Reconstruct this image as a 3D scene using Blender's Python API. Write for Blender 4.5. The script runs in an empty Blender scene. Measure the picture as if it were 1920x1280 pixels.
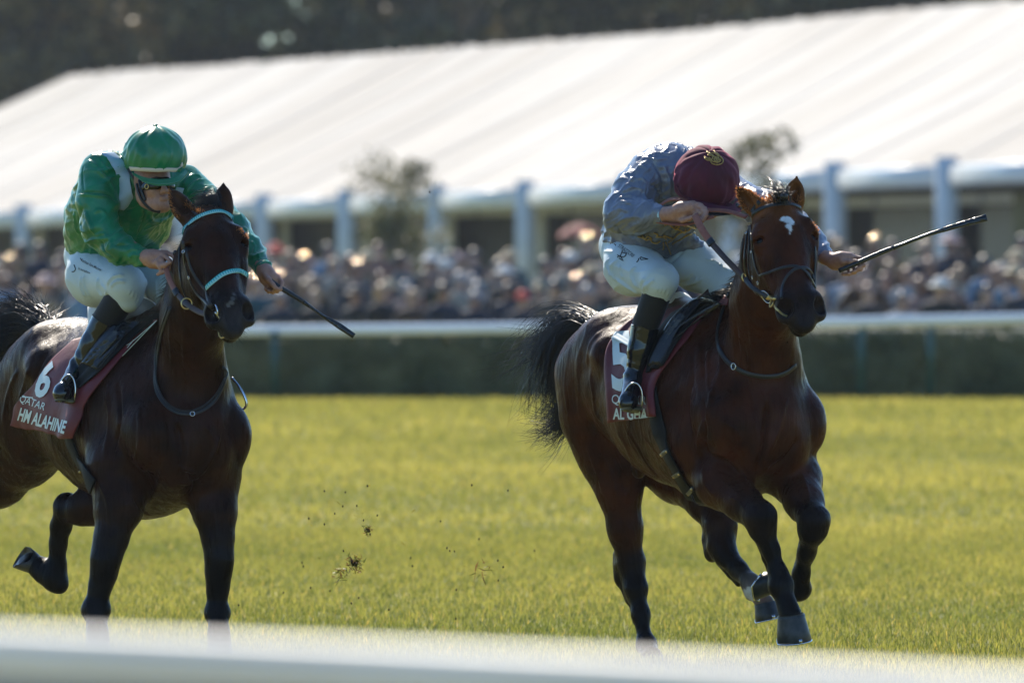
import bpy, bmesh, math, random
import numpy as np
from mathutils import Vector, Matrix, noise as mnoise
from mathutils.bvhtree import BVHTree

# ------------------------------------------------------------------ camera, sky, sun
SC = bpy.context.scene
COL = SC.collection
FPX = 17200.0      # focal length in pixels of a 1920 wide frame (322 mm on 36 mm)
HC = 1.61          # camera height
HORIZ = 557.0
cam_d = bpy.data.cameras.new('camera'); cam = bpy.data.objects.new('camera', cam_d); COL.objects.link(cam)
cam_d.sensor_width = 36.0; cam_d.lens = FPX / 1920 * 36
cam.location = (0, 0, HC)
cam.rotation_euler = (math.radians(90) - math.atan((640 - HORIZ) / FPX), 0, 0)
cam_d.clip_start = 0.5; cam_d.clip_end = 3000
cam_d.dof.use_dof = True; cam_d.dof.focus_distance = 39.7; cam_d.dof.aperture_fstop = 4.3
SC.camera = cam

SUN_EL, SUN_AZ = 38.0, -14.0      # behind the horses, a little to the left
world = bpy.data.worlds.new('World'); SC.world = world; world.use_nodes = True
wn = world.node_tree.nodes; wl = world.node_tree.links
bg = wn['Background']; sky = wn.new('ShaderNodeTexSky'); sky.sky_type = 'NISHITA'; sky.sun_disc = False
sky.sun_elevation = math.radians(SUN_EL); sky.sun_rotation = math.radians(SUN_AZ)
sky.air_density = 1.0; sky.dust_density = 0.4; sky.ozone_density = 3.0
tint = wn.new('ShaderNodeMix'); tint.data_type = 'RGBA'; tint.blend_type = 'MULTIPLY'; tint.inputs[0].default_value = 1.0; tint.inputs[7].default_value = (.74, .96, 1.12, 1)
wl.new(sky.outputs[0], tint.inputs[6]); wl.new(tint.outputs[2], bg.inputs[0]); bg.inputs[1].default_value = 0.132
sd = bpy.data.lights.new('sun', 'SUN'); so = bpy.data.objects.new('sun', sd); COL.objects.link(so)
sd.energy = 4.6; sd.angle = math.radians(0.55); sd.color = (1.0, 0.90, 0.76)
_e, _a = math.radians(SUN_EL), math.radians(SUN_AZ)
sdir = Vector((math.sin(_a) * math.cos(_e), math.cos(_a) * math.cos(_e), math.sin(_e)))
so.rotation_euler = sdir.to_track_quat('Z', 'Y').to_euler(); so.location = (0, 60, 40)
SC.view_settings.view_transform = 'Standard'; SC.view_settings.look = 'None'
SC.view_settings.gamma = 1.0; SC.view_settings.use_curve_mapping = False
SC.view_settings.exposure = 0.56
SC.render.engine = 'CYCLES'
try:
    SC.cycles.use_denoising = True
    SC.cycles.max_bounces = 6; SC.cycles.transparent_max_bounces = 6
    SC.cycles.sample_clamp_indirect = 6.0; SC.cycles.caustics_reflective = False; SC.cycles.caustics_refractive = False
except Exception: pass

# ------------------------------------------------------------------ helpers
def W(px, py, d=0.0):
    """a picture coordinate of the survey photo, d metres behind the plane 40 m away -> world point"""
    Y = 40.0 + d
    return np.array([(px - 960) / FPX * Y, Y, HC + (HORIZ - py) / FPX * Y])
def V(a): return Vector((float(a[0]), float(a[1]), float(a[2])))
def nrm(v):
    v = np.asarray(v, float); return v / (np.linalg.norm(v) + 1e-12)
PX = 40.0 / FPX    # metres in one picture pixel at the horses

def link(o, parent=None):
    COL.objects.link(o)
    if parent is not None:
        o.parent = parent
    return o
def tag(o, label=None, cat=None, group=None, kind=None):
    if label: o['label'] = label
    if cat: o['category'] = cat
    if group: o['group'] = group
    if kind: o['kind'] = kind
    return o
def empty(name, loc, label, cat, group=None):
    o = bpy.data.objects.new(name, None); COL.objects.link(o); o.location = loc
    o.empty_display_size = 0.1
    return tag(o, label, cat, group)
def mesh_obj(name, verts, faces, mat, parent=None, smooth=True, cols=None):
    me = bpy.data.meshes.new(name)
    verts = np.asarray(verts, float)
    if parent is not None:
        pl = np.array(parent_world(parent)); verts = verts - pl
    if isinstance(faces, np.ndarray):
        n = len(verts); m, k = faces.shape
        me.vertices.add(n); me.vertices.foreach_set('co', verts.astype(np.float32).ravel())
        me.loops.add(m * k); me.loops.foreach_set('vertex_index', faces.astype(np.int32).ravel())
        me.polygons.add(m); me.polygons.foreach_set('loop_start', np.arange(0, m * k, k, dtype=np.int32))
        me.polygons.foreach_set('loop_total', np.full(m, k, dtype=np.int32))
        me.update(calc_edges=True); me.validate()
    else:
        me.from_pydata([tuple(v) for v in verts], [], [tuple(f) for f in faces]); me.update()
    if smooth:
        me.polygons.foreach_set('use_smooth', [True] * len(me.polygons))
    if cols is not None:
        ca = me.color_attributes.new('tone', 'FLOAT_COLOR', 'POINT')
        c = np.ones((len(verts), 4), np.float32); c[:, :3] = cols
        ca.data.foreach_set('color', c.ravel())
    if mat is not None: me.materials.append(mat)
    o = bpy.data.objects.new(name, me); link(o, parent)
    return o
def parent_world(p):
    l = Vector((0, 0, 0))
    while p is not None:
        l = l + p.location; p = p.parent
    return l

class MB:
    """collects vertices and faces of ONE mesh"""
    def __init__(s): s.v = []; s.f = []; s.c = []
    def add(s, v, f, c=None):
        n = len(s.v); s.v.extend([tuple(map(float, x)) for x in v]); s.f.extend([tuple(i + n for i in q) for q in f])
        if c is not None: s.c.extend([c] * len(v))
    def box(s, c, size, rot=None):
        c = np.array(c, float); hx, hy, hz = np.array(size, float) / 2
        p = np.array([(x, y, z) for x in (-hx, hx) for y in (-hy, hy) for z in (-hz, hz)])
        if rot is not None: p = p @ np.array(rot).T
        s.add(p + c, [(0, 1, 3, 2), (4, 6, 7, 5), (0, 4, 5, 1), (2, 3, 7, 6), (0, 2, 6, 4), (1, 5, 7, 3)])
    def tube(s, pts, r, n=8, cap=True, flat=None, up=None):
        """flat: thickness ratio across 'up'"""
        pts = [np.array(p, float) for p in pts]; m = len(pts)
        rr = r if hasattr(r, '__len__') else [r] * m
        u = None; rings = []
        for i in range(m):
            t = nrm(pts[min(i + 1, m - 1)] - pts[max(i - 1, 0)])
            if up is not None:
                uu = np.array(up[i] if np.ndim(up) > 1 else up, float); u = nrm(uu - t * np.dot(uu, t))
            else:
                if u is None:
                    a = np.array([0, 0, 1.]) if abs(t[2]) < .9 else np.array([1., 0, 0]); u = nrm(np.cross(t, a))
                u = nrm(u - t * np.dot(u, t))
            w = np.cross(t, u); k = 1.0 if flat is None else flat
            rings.append([pts[i] + rr[i] * (math.cos(a) * w + k * math.sin(a) * u) for a in np.linspace(0, 2 * math.pi, n, endpoint=False)])
        v = [p for ring in rings for p in ring]; f = []
        for i in range(m - 1):
            for j in range(n):
                a, b = i * n + j, i * n + (j + 1) % n
                f.append((a, b, b + n, a + n))
        if cap:
            f.append(tuple(range(n - 1, -1, -1))); f.append(tuple((m - 1) * n + j for j in range(n)))
        s.add(v, f)
    def ribbon(s, pts, width, thick, ups):
        """flat strap of rectangular section with softened corners"""
        pts = [np.array(p, float) for p in pts]; m = len(pts); ww = width if hasattr(width, '__len__') else [width] * m
        v = []; f = []
        for i in range(m):
            t = nrm(pts[min(i + 1, m - 1)] - pts[max(i - 1, 0)]); uu = np.array(ups[i], float)
            u = nrm(uu - t * np.dot(uu, t)); w = np.cross(t, u); hw = ww[i] / 2; h = thick / 2; b = min(h * .6, hw * .3)
            for (a, c) in ((-hw, -h + b), (-hw, h - b), (-hw + b, h), (0, h * 1.15), (hw - b, h), (hw, h - b), (hw, -h + b), (hw - b, -h), (-hw + b, -h)):
                v.append(pts[i] + w * a + u * c)
        n = 9
        for i in range(m - 1):
            for j in range(n):
                a, b = i * n + j, i * n + (j + 1) % n
                f.append((a, b, b + n, a + n))
        f.append(tuple(range(n - 1, -1, -1))); f.append(tuple((m - 1) * n + j for j in range(n)))
        s.add(v, f)
    def ellipsoid(s, c, r, R=None, nu=16, nv=10):
        v = []; f = []
        for i in range(nv + 1):
            th = math.pi * i / nv
            for j in range(nu):
                ph = 2 * math.pi * j / nu
                v.append((r[0] * math.sin(th) * math.cos(ph), r[1] * math.sin(th) * math.sin(ph), r[2] * math.cos(th)))
        v = np.array(v)
        if R is not None: v = v @ np.array(R).T
        for i in range(nv):
            for j in range(nu):
                a, b = i * nu + j, i * nu + (j + 1) % nu
                f.append((a, a + nu, b + nu, b))
        s.add(v + np.array(c), f)
    def torus(s, c, R, r, ax, n=28, m=8, squash=1.0, up=(0, 0, 1)):
        ax = nrm(ax); u = nrm(np.array(up) - ax * np.dot(up, ax)); w = np.cross(ax, u)
        pts = [np.array(c) + R * (math.cos(a) * u + squash * math.sin(a) * w) for a in np.linspace(0, 2 * math.pi, n, endpoint=False)]
        v = []; f = []
        for i in range(n):
            t = nrm(pts[(i + 1) % n] - pts[i - 1]); x = np.cross(t, ax)
            v += [pts[i] + r * (math.cos(a) * x + math.sin(a) * ax) for a in np.linspace(0, 2 * math.pi, m, endpoint=False)]
        for i in range(n):
            for j in range(m):
                f.append((i * m + j, i * m + (j + 1) % m, ((i + 1) % n) * m + (j + 1) % m, ((i + 1) % n) * m + j))
        s.add(v, f)
    def build(s, name, mat, parent=None, smooth=True):
        return mesh_obj(name, np.array(s.v), s.f, mat, parent, smooth, np.array(s.c) if s.c and len(s.c) == len(s.v) else None)

def spline(pts, n=8):
    """Catmull-Rom through points (any dimension)"""
    P = [np.array(p, float) for p in pts]; P = [2 * P[0] - P[1]] + P + [2 * P[-1] - P[-2]]; out = []
    for i in range(1, len(P) - 2):
        for k in range(n):
            t = k / n
            out.append(.5 * ((2 * P[i]) + (-P[i - 1] + P[i + 1]) * t + (2 * P[i - 1] - 5 * P[i] + 4 * P[i + 1] - P[i + 2]) * t * t + (-P[i - 1] + 3 * P[i] - 3 * P[i + 1] + P[i + 2]) * t ** 3))
    out.append(P[-2]); return np.array(out)

# ------------------------------------------------------------------ implicit modelling: blended limbs and muscles -> one continuous skin
class Body:
    def __init__(s, h): s.h = h; s.P = []
    def cap(s, a, b, ra, rb=None, k=.03, ax=None, fl=1.0, c=0, op='u'):
        rb = ra if rb is None else rb
        M = np.eye(3)
        if ax is not None:
            n = nrm(ax); M = np.eye(3) + (1 / fl - 1) * np.outer(n, n)
        s.P.append(('c', np.array(a, float), np.array(b, float), float(ra), float(rb), M, (1 + fl) / 2 if ax is not None else 1.0, k, c, op))
    def chain(s, pts, rs, k=.03, ax=None, fl=1.0, c=0, op='u'):
        for i in range(len(pts) - 1):
            s.cap(pts[i], pts[i + 1], rs[i], rs[i + 1], k, ax, fl, c[i] if hasattr(c, '__len__') else c, op)
    def ell(s, ce, r, R=None, k=.03, c=0, op='u'):
        """R rows: the three axes"""
        R = np.eye(3) if R is None else np.array([nrm(x) for x in R])
        M = np.diag(1 / np.array(r, float)) @ R
        M2 = np.diag(1 / np.array(r, float) ** 2) @ R
        s.P.append(('e', np.array(ce, float), M, M2, max(r), min(r), None, k, c, op))
    def d1(s, p, X):
        if p[0] == 'c':
            _, a, b, ra, rb, M, sc, k, c, op = p
            A = M @ a; B = M @ b; Y = X @ M.T; ba = B - A; L = float(ba @ ba) + 1e-12
            pa = Y - A; t = np.clip(pa @ ba / L, 0, 1)
            q = pa - t[:, None] * ba
            return (np.sqrt((q * q).sum(1)) - (ra + (rb - ra) * t)) * sc
        _, ce, M, M2, rm, rn, _, k, c, op = p
        Y = X - ce; k0 = np.sqrt(((Y @ M.T) ** 2).sum(1)); k1 = np.sqrt(((Y @ M2.T) ** 2).sum(1)) + 1e-9
        return k0 * (k0 - 1) / k1
    def field(s, X, prims):
        D = np.full(len(X), 9.0)
        for p in prims:
            d = s.d1(p, X); k = p[-3]; op = p[-1]
            if op == 'u':
                h = np.maximum(k - np.abs(D - d), 0) / k; D = np.minimum(D, d) - h * h * k * .25
            elif op == 's':
                h = np.maximum(k - np.abs(D + d), 0) / k; D = np.maximum(D, -d) + h * h * k * .25
        return D
    def bounds(s):
        lo = np.full(3, 1e9); hi = -lo
        for p in s.P:
            if p[-1] == 's': continue
            if p[0] == 'c':
                r = max(p[3], p[4]); pts = (p[1], p[2])
            else: r = p[4]; pts = (p[1],)
            for q in pts: lo = np.minimum(lo, q - r); hi = np.maximum(hi, q + r)
        return lo - .03, hi + .03
    def mesh(s, palette=None, csig=.03):
        h = s.h; N = 12; lo, hi = s.bounds(); B = h * N
        nb = np.ceil((hi - lo) / B).astype(int)
        ii = np.stack(np.meshgrid(*[np.arange(n) for n in nb], indexing='ij'), -1).reshape(-1, 3)
        cen = lo + (ii + .5) * B; hd = B * .8661
        alld = np.stack([s.d1(p, cen) for p in s.P], 1)
        kk = np.array([p[-3] for p in s.P]); isu = np.array([p[-1] == 'u' for p in s.P])
        mn = np.where(isu[None], alld - kk[None] * .6, 9).min(1)
        mind = np.where(isu[None], alld, 9).min(1)
        act = np.where((mn < hd * 1.35) & (mind > -hd * 1.9))[0]
        g1 = np.arange(N + 1); G = np.stack(np.meshgrid(g1, g1, g1, indexing='ij'), -1).reshape(-1, 3)
        dims = nb * N + 2
        gid = lambda I: (I[..., 0] * dims[1] + I[..., 1]) * dims[2] + I[..., 2]
        cells = []; cpos = []; edges = []; esign = []; ccol = []
        corner = [(a, b, c) for a in (0, 1) for b in (0, 1) for c in (0, 1)]
        el = [(0, 4), (1, 5), (2, 6), (3, 7), (0, 2), (1, 3), (4, 6), (5, 7), (0, 1), (2, 3), (4, 5), (6, 7)]
        cn = np.array(corner, float)
        for bi in act:
            pi = np.where(alld[bi] < hd * 1.5 + kk + .01)[0]
            if not len(pi): continue
            pr = [s.P[i] for i in pi]; base = ii[bi] * N
            X = lo + (base + G) * h
            F = s.field(X, pr).reshape(N + 1, N + 1, N + 1)
            if F.min() > 0 or F.max() < 0: continue
            S = F < 0
            C = np.stack([F[a:N + a, b:N + b, c:N + c] for (a, b, c) in corner], -1)
            Sg = C < 0; cs = Sg.sum(-1); mk = (cs > 0) & (cs < 8)
            if mk.any():
                idx = np.argwhere(mk); cv = C[mk]
                acc = np.zeros((len(idx), 3)); cnt = np.zeros(len(idx))
                for (a, b) in el:
                    fa, fb = cv[:, a], cv[:, b]; m = (fa < 0) != (fb < 0)
                    t = np.where(m, fa / np.where(np.abs(fa - fb) < 1e-9, 1e-9, fa - fb), 0)
                    acc += np.where(m[:, None], cn[a] + t[:, None] * (cn[b] - cn[a]), 0); cnt += m
                pos = lo + (base + idx + acc / cnt[:, None]) * h
                cells.append(gid(base + idx)); cpos.append(pos)
                if palette is not None:
                    wsum = np.zeros(len(pos)); col = np.zeros((len(pos), 3))
                    for p in pr:
                        if p[-1] != 'u': continue
                        w = np.exp(-np.maximum(s.d1(p, pos) + .004, 0) / csig) + 1e-6
                        wsum += w; col += w[:, None] * np.array(palette[p[-2]])
                    ccol.append(col / wsum[:, None])
            for ax in range(3):
                a = S[:N, :N, :N]; b = S[(1 if ax == 0 else 0):N + (1 if ax == 0 else 0), (1 if ax == 1 else 0):N + (1 if ax == 1 else 0), (1 if ax == 2 else 0):N + (1 if ax == 2 else 0)]
                m = a != b
                if m.any():
                    idx = np.argwhere(m); edges.append(np.column_stack([base + idx, np.full(len(idx), ax)])); esign.append(a[m])
        cells = np.concatenate(cells); cpos = np.concatenate(cpos); o = np.argsort(cells); cells = cells[o]; cpos = cpos[o]
        cc = np.concatenate(ccol)[o] if palette is not None else None
        E = np.concatenate(edges); sg = np.concatenate(esign); quads = []
        for ax in range(3):
            m = E[:, 3] == ax; e = E[m][:, :3]; g = sg[m]
            u, v = [(1, 2), (2, 0), (0, 1)][ax]
            du = np.zeros(3, int); dv = np.zeros(3, int); du[u] = 1; dv[v] = 1
            q = np.stack([gid(e), gid(e - du), gid(e - du - dv), gid(e - dv)], 1)
            k = np.searchsorted(cells, q); k = np.clip(k, 0, len(cells) - 1)
            ok = (cells[k] == q).all(1); k = k[ok]; g = g[ok]
            k[~g] = k[~g][:, ::-1]; quads.append(k)
        Q = np.concatenate(quads)
        # keep the largest connected set tidy: light smoothing
        Vv = cpos
        for _ in range(2):
            acc = np.zeros_like(Vv); cnt = np.zeros(len(Vv))
            for i in range(4):
                j = (i + 1) % 4
                np.add.at(acc, Q[:, i], Vv[Q[:, j]]); np.add.at(cnt, Q[:, i], 1)
                np.add.at(acc, Q[:, j], Vv[Q[:, i]]); np.add.at(cnt, Q[:, j], 1)
            Vv = Vv * .5 + .5 * acc / np.maximum(cnt, 1)[:, None]
        return Vv, Q, cc

def vnormals(Vv, Q):
    n = np.cross(Vv[Q[:, 2]] - Vv[Q[:, 0]], Vv[Q[:, 3]] - Vv[Q[:, 1]])
    out = np.zeros_like(Vv)
    for i in range(4): np.add.at(out, Q[:, i], n)
    return out / (np.linalg.norm(out, axis=1)[:, None] + 1e-12)
CAMP = np.array([0, 0, HC])
class Skin:
    """a finished surface one can lay straps, folds and lettering on"""
    def __init__(s, Vv, Q):
        s.V = Vv; s.Q = Q; s.N = vnormals(Vv, Q); s.refresh()
    def refresh(s):
        s.N = vnormals(s.V, s.Q)
        s.bvh = BVHTree.FromPolygons([tuple(v) for v in s.V.tolist()], s.Q.tolist())
    def hit(s, px, py, off=0.0, dflt=0.0):
        o = Vector(CAMP.tolist()); t = V(W(px, py, 0)); dr = (t - o).normalized()
        loc, n, i, di = s.bvh.ray_cast(o + dr * 30, dr, 30)
        if loc is None: return None, None
        n = Vector(n)
        if n.dot(dr) > 0: n = -n
        return np.array(loc) + np.array(n) * off, np.array(n)
    def hitn(s, px, py, off=0.0):
        p, n = s.hit(px, py, off)
        if p is None:
            q = V(W(px, py, -.3)); loc, n, i, di = s.bvh.find_nearest(q)
            p = np.array(loc) + np.array(n) * off; n = np.array(n)
        return p, n
    def near(s, p, off=0.0):
        loc, n, i, di = s.bvh.find_nearest(V(p)); return np.array(loc) + np.array(n) * off, np.array(n)
    def crease(s, lines, update=True):
        """lines: (px polyline, amplitude m, width m) - raised (+) or pressed (-) along the skin"""
        D = np.zeros(len(s.V))
        for (pl, amp, wd) in lines:
            pts = []
            for q in spline(pl, 5):
                p, n = s.hit(q[0], q[1])
                if p is not None: pts.append(p)
            if len(pts) < 2: continue
            pts = np.array(pts); lo = pts.min(0) - 3 * wd; hi = pts.max(0) + 3 * wd
            m = np.where(((s.V > lo) & (s.V < hi)).all(1))[0]
            if not len(m): continue
            X = s.V[m]; best = np.full(len(m), 9.0); tb = np.zeros(len(m))
            for i in range(len(pts) - 1):
                a, b = pts[i], pts[i + 1]; ba = b - a; L = ba @ ba + 1e-12
                if L > .01: continue
                t = np.clip((X - a) @ ba / L, 0, 1); d = np.linalg.norm(X - a - t[:, None] * ba, axis=1)
                u = d < best; best[u] = d[u]; tb[u] = (i + t[u]) / (len(pts) - 1)
            fade = np.clip(np.minimum(tb, 1 - tb) * 6, 0.05, 1)
            D[m] += amp * fade * np.exp(-(best / wd) ** 2)
        s.V = s.V + s.N * D[:, None]
        if update: s.refresh()

def noise3(X, seed=0, octaves=3):
    """cheap smooth vector-free noise: sums of rotated sines"""
    rng = np.random.RandomState(seed); out = np.zeros(len(X)); a = 1.0; f = 1.0
    for o in range(octaves):
        for _ in range(4):
            d = rng.normal(size=3); d /= np.linalg.norm(d)
            out += a * np.sin(f * (X @ d) * 6.283 + rng.uniform(0, 6.28)) / 4
        a *= .55; f *= 2.1
    return out

# ------------------------------------------------------------------ materials
def new_mat(name):
    m = bpy.data.materials.new(name); m.use_nodes = True; nt = m.node_tree
    return m, nt, nt.nodes['Principled BSDF']
def setp(b, **k):
    names = dict(color='Base Color', rough='Roughness', metal='Metallic', spec='Specular IOR Level', sheen='Sheen Weight', sheen_r='Sheen Roughness', sheen_t='Sheen Tint', coat='Coat Weight', coat_r='Coat Roughness', trans='Transmission Weight', ior='IOR', sss='Subsurface Weight', alpha='Alpha', aniso='Anisotropic')
    for a, v in k.items():
        i = b.inputs[names[a]]
        i.default_value = (*v, 1) if a in ('color', 'sheen_t') else v
def bump(nt, b, scale=200, strength=.2, dist=.002, detail=4, stretch=None, kind='noise'):
    tc = nt.nodes.new('ShaderNodeTexCoord'); mp = nt.nodes.new('ShaderNodeMapping')
    nt.links.new(tc.outputs['Object'], mp.inputs[0])
    if stretch: mp.inputs['Scale'].default_value = stretch
    tx = nt.nodes.new('ShaderNodeTexNoise'); tx.inputs['Scale'].default_value = scale; tx.inputs['Detail'].default_value = detail
    nt.links.new(mp.outputs[0], tx.inputs['Vector'])
    bp = nt.nodes.new('ShaderNodeBump'); bp.inputs['Strength'].default_value = strength; bp.inputs['Distance'].default_value = dist
    nt.links.new(tx.outputs['Fac'], bp.inputs['Height']); nt.links.new(bp.outputs[0], b.inputs['Normal'])
    return tx, bp, mp
def mix_noise(nt, b, c1, c2, scale, detail=3, lo=.35, hi=.65):
    tc = nt.nodes.new('ShaderNodeTexCoord'); tx = nt.nodes.new('ShaderNodeTexNoise')
    tx.inputs['Scale'].default_value = scale; tx.inputs['Detail'].default_value = detail
    nt.links.new(tc.outputs['Object'], tx.inputs['Vector'])
    r = nt.nodes.new('ShaderNodeValToRGB'); r.color_ramp.elements[0].position = lo; r.color_ramp.elements[1].position = hi
    r.color_ramp.elements[0].color = (*c1, 1); r.color_ramp.elements[1].color = (*c2, 1)
    nt.links.new(tx.outputs['Fac'], r.inputs[0]); nt.links.new(r.outputs[0], b.inputs['Base Color'])
    return r
def simple(name, color, rough=.5, b2=None, bs=0, **k):
    m, nt, b = new_mat(name); setp(b, color=color, rough=rough, **k)
    if b2 is not None: mix_noise(nt, b, color, b2, bs or 20)
    return m, nt, b
def coat_mat(name, rough=.36, sheen=.25, tint=(.9, .45, .2)):
    m, nt, b = new_mat(name); setp(b, rough=rough, spec=.06, sheen=sheen, sheen_r=.3, sheen_t=tint)
    at = nt.nodes.new('ShaderNodeVertexColor'); at.layer_name = 'tone'
    tc = nt.nodes.new('ShaderNodeTexCoord'); tx = nt.nodes.new('ShaderNodeTexNoise'); tx.inputs['Scale'].default_value = 9; tx.inputs['Detail'].default_value = 6
    nt.links.new(tc.outputs['Object'], tx.inputs['Vector'])
    mr = nt.nodes.new('ShaderNodeMapRange'); mr.inputs['From Min'].default_value = .3; mr.inputs['From Max'].default_value = .7; mr.inputs['To Min'].default_value = .45; mr.inputs['To Max'].default_value = 1.6
    nt.links.new(tx.outputs['Fac'], mr.inputs[0])
    mx = nt.nodes.new('ShaderNodeVectorMath'); mx.operation = 'MULTIPLY'
    nt.links.new(at.outputs['Color'], mx.inputs[0]); nt.links.new(mr.outputs[0], mx.inputs[1]); nt.links.new(mx.outputs[0], b.inputs['Base Color'])
    # short hair lying down and back: fine stretched grain, and soft patches in the gloss
    mp = nt.nodes.new('ShaderNodeMapping'); mp.inputs['Scale'].default_value = (1, 1, .16); nt.links.new(tc.outputs['Object'], mp.inputs[0])
    n2 = nt.nodes.new('ShaderNodeTexNoise'); n2.inputs['Scale'].default_value = 260; n2.inputs['Detail'].default_value = 3; nt.links.new(mp.outputs[0], n2.inputs['Vector'])
    n3 = nt.nodes.new('ShaderNodeTexNoise'); n3.inputs['Scale'].default_value = 48; n3.inputs['Detail'].default_value = 4; nt.links.new(mp.outputs[0], n3.inputs['Vector'])
    ad = nt.nodes.new('ShaderNodeMath'); ad.operation = 'MULTIPLY_ADD'; ad.inputs[1].default_value = 1.5
    nt.links.new(n3.outputs['Fac'], ad.inputs[0]); nt.links.new(n2.outputs['Fac'], ad.inputs[2])
    bp = nt.nodes.new('ShaderNodeBump'); bp.inputs['Strength'].default_value = .7; bp.inputs['Distance'].default_value = .003
    nt.links.new(ad.outputs[0], bp.inputs['Height']); nt.links.new(bp.outputs[0], b.inputs['Normal'])
    cr = nt.nodes.new('ShaderNodeMapRange'); cr.inputs['From Min'].default_value = .42; cr.inputs['From Max'].default_value = .62; cr.inputs['To Max'].default_value = .09
    nt.links.new(tx.outputs['Fac'], cr.inputs[0]); nt.links.new(cr.outputs[0], b.inputs['Coat Weight']); b.inputs['Coat Roughness'].default_value = .22; b.inputs['Coat IOR'].default_value = 1.4
    rr = nt.nodes.new('ShaderNodeMapRange'); rr.inputs['From Min'].default_value = .3; rr.inputs['From Max'].default_value = .7; rr.inputs['To Min'].default_value = rough - .1; rr.inputs['To Max'].default_value = rough + .26
    nt.links.new(n3.outputs['Fac'], rr.inputs[0]); nt.links.new(rr.outputs[0], b.inputs['Roughness'])
    return m
M = {}
M['coat'] = coat_mat('bay_coat', rough=.27, sheen=.01)
M['coat_dark'] = coat_mat('dark_bay_coat', rough=.27, sheen=.01, tint=(.7, .5, .4))
m, nt, b = new_mat('black_hair'); setp(b, color=(.009, .008, .008), rough=.26, spec=.6); M['hair'] = m
m, nt, b = new_mat('rust_hair'); setp(b, color=(.30, .12, .035), rough=.45); tr = nt.nodes.new('ShaderNodeBsdfTranslucent'); tr.inputs[0].default_value = (.75, .30, .08, 1); mx = nt.nodes.new('ShaderNodeMixShader'); mx.inputs[0].default_value = .55
nt.links.new(b.outputs[0], mx.inputs[1]); nt.links.new(tr.outputs[0], mx.inputs[2]); nt.links.new(mx.outputs[0], nt.nodes['Material Output'].inputs[0]); M['rusthair'] = m
m, nt, b = new_mat('eye'); setp(b, color=(.005, .003, .003), rough=.08, ior=1.28); M['eye'] = m
m, nt, b = new_mat('hoof_horn'); setp(b, rough=.4); mix_noise(nt, b, (.012, .014, .016), (.035, .036, .038), 30); bump(nt, b, 60, .4, .003, 3, (1, 1, 6)); M['hoof'] = m
m, nt, b = new_mat('steel'); setp(b, color=(.55, .56, .58), rough=.22, metal=1.0); M['steel'] = m
m, nt, b = new_mat('brass'); setp(b, color=(.65, .48, .2), rough=.28, metal=1.0); M['brass'] = m
m, nt, b = new_mat('black_leather'); setp(b, color=(.010, .010, .012), rough=.34); bump(nt, b, 350, .15, .001); M['leather'] = m
m, nt, b = new_mat('brown_leather'); setp(b, rough=.42); mix_noise(nt, b, (.05, .022, .014), (.028, .013, .009), 14); bump(nt, b, 300, .15, .001); M['brownleather'] = m
m, nt, b = new_mat('orange_rubber'); setp(b, rough=.6); mix_noise(nt, b, (.27, .085, .045), (.20, .06, .034), 25); bump(nt, b, 500, .3, .001); M['rubber'] = m
# ------------------------------------------------------------------ horses
PAL = [(.040, .0108, .0042),   # 0 bay body
       (.0050, .0045, .0050),  # 1 black points
       (.20, .070, .018),     # 2 lighter rust (ears, poll, flank)
       (.016, .013, .014),     # 3 muzzle skin
       (.42, .40, .38),        # 4 white marking
       (.026, .0095, .0055),   # 5 darker brown
       (.12, .075, .055)]      # 6 pinkish skin
PAL_D = [(.024, .0082, .0045), (.0045, .0041, .0046), (.06, .024, .011), (.022, .020, .021), (.30, .29, .29), (.017, .0082, .0062), (.10, .07, .055)]

class Frame:
    """a local frame: origin o and axes; F(a,b,c) gives a world point"""
    def __init__(s, o, e1, e2, e3): s.o = np.array(o, float); s.e = [nrm(e1), nrm(e2), nrm(e3)]
    def __call__(s, a, b, c): return s.o + a * s.e[0] + b * s.e[1] + c * s.e[2]
    def d(s, a, b, c): return nrm(a * s.e[0] + b * s.e[1] + c * s.e[2])

def horse_frame(px, d, ang=30.0):
    a = math.radians(ang); Y = 40 + d
    o = np.array([(px - 960) / FPX * Y, Y, 0.0])
    return Frame(o, (math.sin(a), -math.cos(a), 0), (math.cos(a), math.sin(a), 0), (0, 0, 1))

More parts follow.
